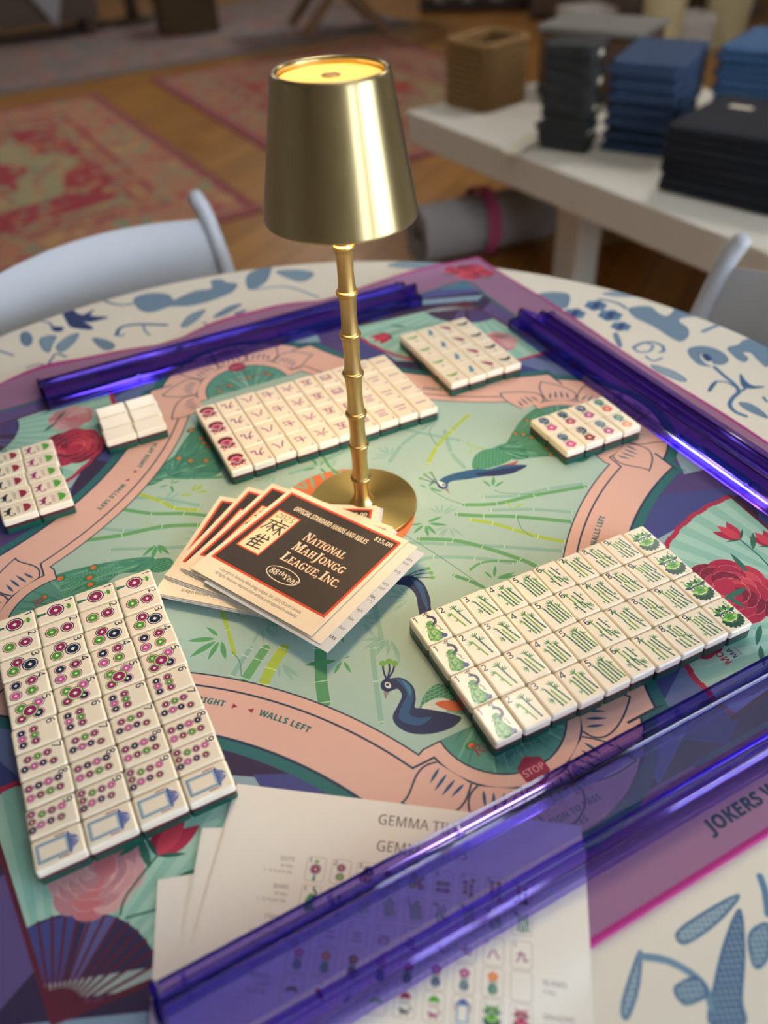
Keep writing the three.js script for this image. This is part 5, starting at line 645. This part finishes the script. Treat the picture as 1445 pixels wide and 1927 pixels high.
{ const o = thing('lidded_crate', 'low brown crate with a grey lid behind the wicker basket', 'crate', onDisp(0.26, 0.62, 0.4503), dispTurn + 0.4); part('crate_body', box(0.34, 0.2, 0.24, 0, 0.1, 0, 0.006), std('#5d4634', 0.7), o); part('lid', box(0.36, 0.02, 0.26, 0, 0.211, 0, 0.005), std('#7a7873', 0.5), o); }
// under the display
{ const o = thing('rolled_quilt', 'rolled grey quilt tied with a pink ribbon under the display table', 'quilt', [0.40, 0.112, -2.86], 0.35); const sp = []; for (let i = 0; i <= 80; i++) { const a = i / 80 * Math.PI * 6, r = 0.03 + 0.075 * i / 80; sp.push([Math.cos(a) * r, Math.sin(a) * r]); } part('roll', new THREE.ExtrudeGeometry(new THREE.Shape(sheetShape(sp, 0.011).map(([x, y]) => new THREE.Vector2(x, y))), { depth: 0.5, bevelEnabled: false }).rotateY(Math.PI / 2).translate(-0.25, 0, 0), std('#8f8c8e', 0.95), o); part('ribbon', lathe([[0.1125, -0.025], [0.1145, -0.025], [0.1145, 0.025], [0.1125, 0.025], [0.1125, -0.025]], 40).rotateZ(Math.PI / 2), std('#b04a74', 0.7), o); }
basket('wicker_basket', 0.26, 0.22, 0.17, 8, std('#7a5a34', 0.8), 'brown wicker basket on the floor under the display table', [0.90, 0.001, -2.98], 0.3);

// ---------------------------------------------------------------- furniture at the far end
const wood = std('#6b4a28', 0.55), darkWood = std('#3c2a1e', 0.6), cream = std('#b8ab84', 0.6), leather = std('#4a3428', 0.55);
{ const o = thing('trestle_table', 'wooden table on crossed legs behind the lamp shade', 'table', [-0.10, 0.0105, -6.62], 0.25); part('tabletop', box(1.2, 0.04, 0.7, 0, 0.675, -0.2, 0.006), wood, o); for (const z of [0.02, -0.45]) for (const s of [-1, 1]) part('leg', box(0.06, 0.86, 0.045, 0, 0, 0, 0.006).rotateZ(s * 0.76).translate(0, 0.342, z + s * 0.024), wood, o); }
{ const o = thing('bench', 'dark brown bench at the far left with a pale throw over it', 'bench', [-2.62, 0.0105, -7.15], 0.45); part('seat', box(1.3, 0.1, 0.5, 0, 0.4, 0, 0.03), leather, o); part('front_board', box(1.26, 0.24, 0.4, 0, 0.23, 0, 0.01), leather, o); for (const s of [-1, 1]) part('leg', box(0.07, 0.11, 0.38, s * 0.55, 0.055, 0, 0.01), darkWood, o); }
{ const prof = [], n = 24; const sh = new THREE.Shape([[-0.5, 0], [-0.34, -0.02], [-0.2, -0.34], [-0.06, -0.08], [0.1, -0.05], [0.3, -0.36], [0.42, -0.05], [0.5, 0]].map(([x, y]) => new THREE.Vector2(x, y))); const o = thing('throw_blanket', 'pale grey throw hanging over the dark bench at the far left', 'blanket', [-2.62, 0.4625, -7.15], 0.45); part('hanging_edge', new THREE.ExtrudeGeometry(sh, { depth: 0.012, bevelEnabled: true, bevelSize: 0.004, bevelThickness: 0.004, bevelSegments: 2 }).translate(0, 0.0, 0.262), std('#8f8c90', 0.95), o); part('top_layer', box(1.0, 0.014, 0.5, 0, 0.008, 0.02, 0.006), std('#8f8c90', 0.95), o); }
{ const o = thing('side_table', 'dark wooden side table with a turned post, beyond the grey rug', 'table', [-1.80, 0.0105, -7.62]); part('post', lathe([[0, 0.02], [0.06, 0.02], [0.045, 0.1], [0.05, 0.3], [0.04, 0.5], [0.05, 0.6], [0, 0.6]], 24), darkWood, o); part('foot', lathe([[0, 0], [0.16, 0], [0.16, 0.02], [0.05, 0.04], [0, 0.04]], 32), darkWood, o); part('tabletop', lathe([[0, 0.6], [0.24, 0.6], [0.25, 0.61], [0.25, 0.63], [0, 0.63]], 40), darkWood, o); }
basket('wicker_hamper', 0.40, 0.36, 0.5, 14, std('#54402a', 0.8), 'tall brown wicker hamper standing on the grey rug', [-1.30, 0.0135, -7.2], 0.3);
{ const o = thing('low_shelf', 'dark low shelf at the back behind the wicker basket', 'shelf', [1.25, 0, -7.5], -0.1); for (const y of [0.04, 0.35, 0.68]) part('board', box(1.5, 0.03, 0.36, 0, y, 0, 0.004), darkWood, o); for (const s of [-1, 0, 1]) part('upright', box(0.03, 0.66, 0.36, s * 0.735, 0.345, 0.0004, 0.002), darkWood, o); for (const [i, x] of [-0.6, -0.38, -0.15, 0.2].entries()) { const b = thing('white_bottle', ['first', 'second', 'third', 'fourth'][i] + ' white bottle from the left on the dark low shelf', 'bottle', [1.25 + x * 0.995, 0.0555, -7.5 + x * 0.1 + 0.04], 0, 'bottles on the low shelf'); part('glass_body', lathe([[0, 0], [0.05, 0], [0.055, 0.01], [0.055, 0.15], [0.02, 0.19], [0.018, 0.24], [0, 0.24]], 24), std('#aaa49c', 0.5), b); part('cap', lathe([[0, 0.24], [0.022, 0.24], [0.022, 0.265], [0, 0.265]], 20), darkWood, b); } }
for (const [x, z, w, label] of [[1.72, -5.25, 0.2, 'cream tapered pedestal behind the folded jeans, the nearer one'], [2.32, -5.85, 0.24, 'cream tapered pedestal further right behind the jeans']]) { const o = thing('pedestal', label, 'pedestal', [x, 0, z], -0.2, 'cream pedestals'); part('tapered_body', new THREE.CylinderGeometry(w * 0.95, w * 0.62, 0.84, 4, 1).rotateY(Math.PI / 4).translate(0, 0.44, 0), cream, o); part('plinth', box(w * 0.8, 0.03, w * 0.8, 0, 0.015, 0, 0.003), cream, o); part('cap', box(w * 1.5, 0.03, w * 1.5, 0, 0.876, 0, 0.004), cream, o); }
{ const o = thing('wall_cabinet', 'dark brown cabinet behind the cream pedestals', 'cabinet', [2.1, 0, -6.95], -0.25); part('cabinet_body', box(1.6, 0.9, 0.45, 0, 0.46, 0, 0.008), std('#4a3a30', 0.6), o); for (const s of [-1, 1]) { const d = part('door', box(0.76, 0.82, 0.02, s * 0.39, 0.46, 0.236, 0.005), std('#564538', 0.6), o); part('knob', new THREE.SphereGeometry(0.015, 12, 8).translate(s * 0.06, 0.5, 0.262), cream, d); } }
for (const [i, [x, y, z, s]] of [[1.42, 0, -5.8, 0.26], [2.02, 0, -5.65, 0.22]].entries()) { const o = thing('gift_box', ['white gift box on the floor left of the cream pedestals', 'white gift box on the floor between the cream pedestals'][i], 'box', [x, y + 0.001, z], 0.3, 'white gift boxes'); part('box_body', box(s, s * 0.8, s, 0, s * 0.4, 0, 0.004), std('#b5aea6', 0.7), o); part('box_lid', box(s * 1.04, s * 0.2, s * 1.04, 0, s * 0.9 + 0.001, 0, 0.004), std('#bfb9b2', 0.7), o); }

renderer.render(scene, camera);
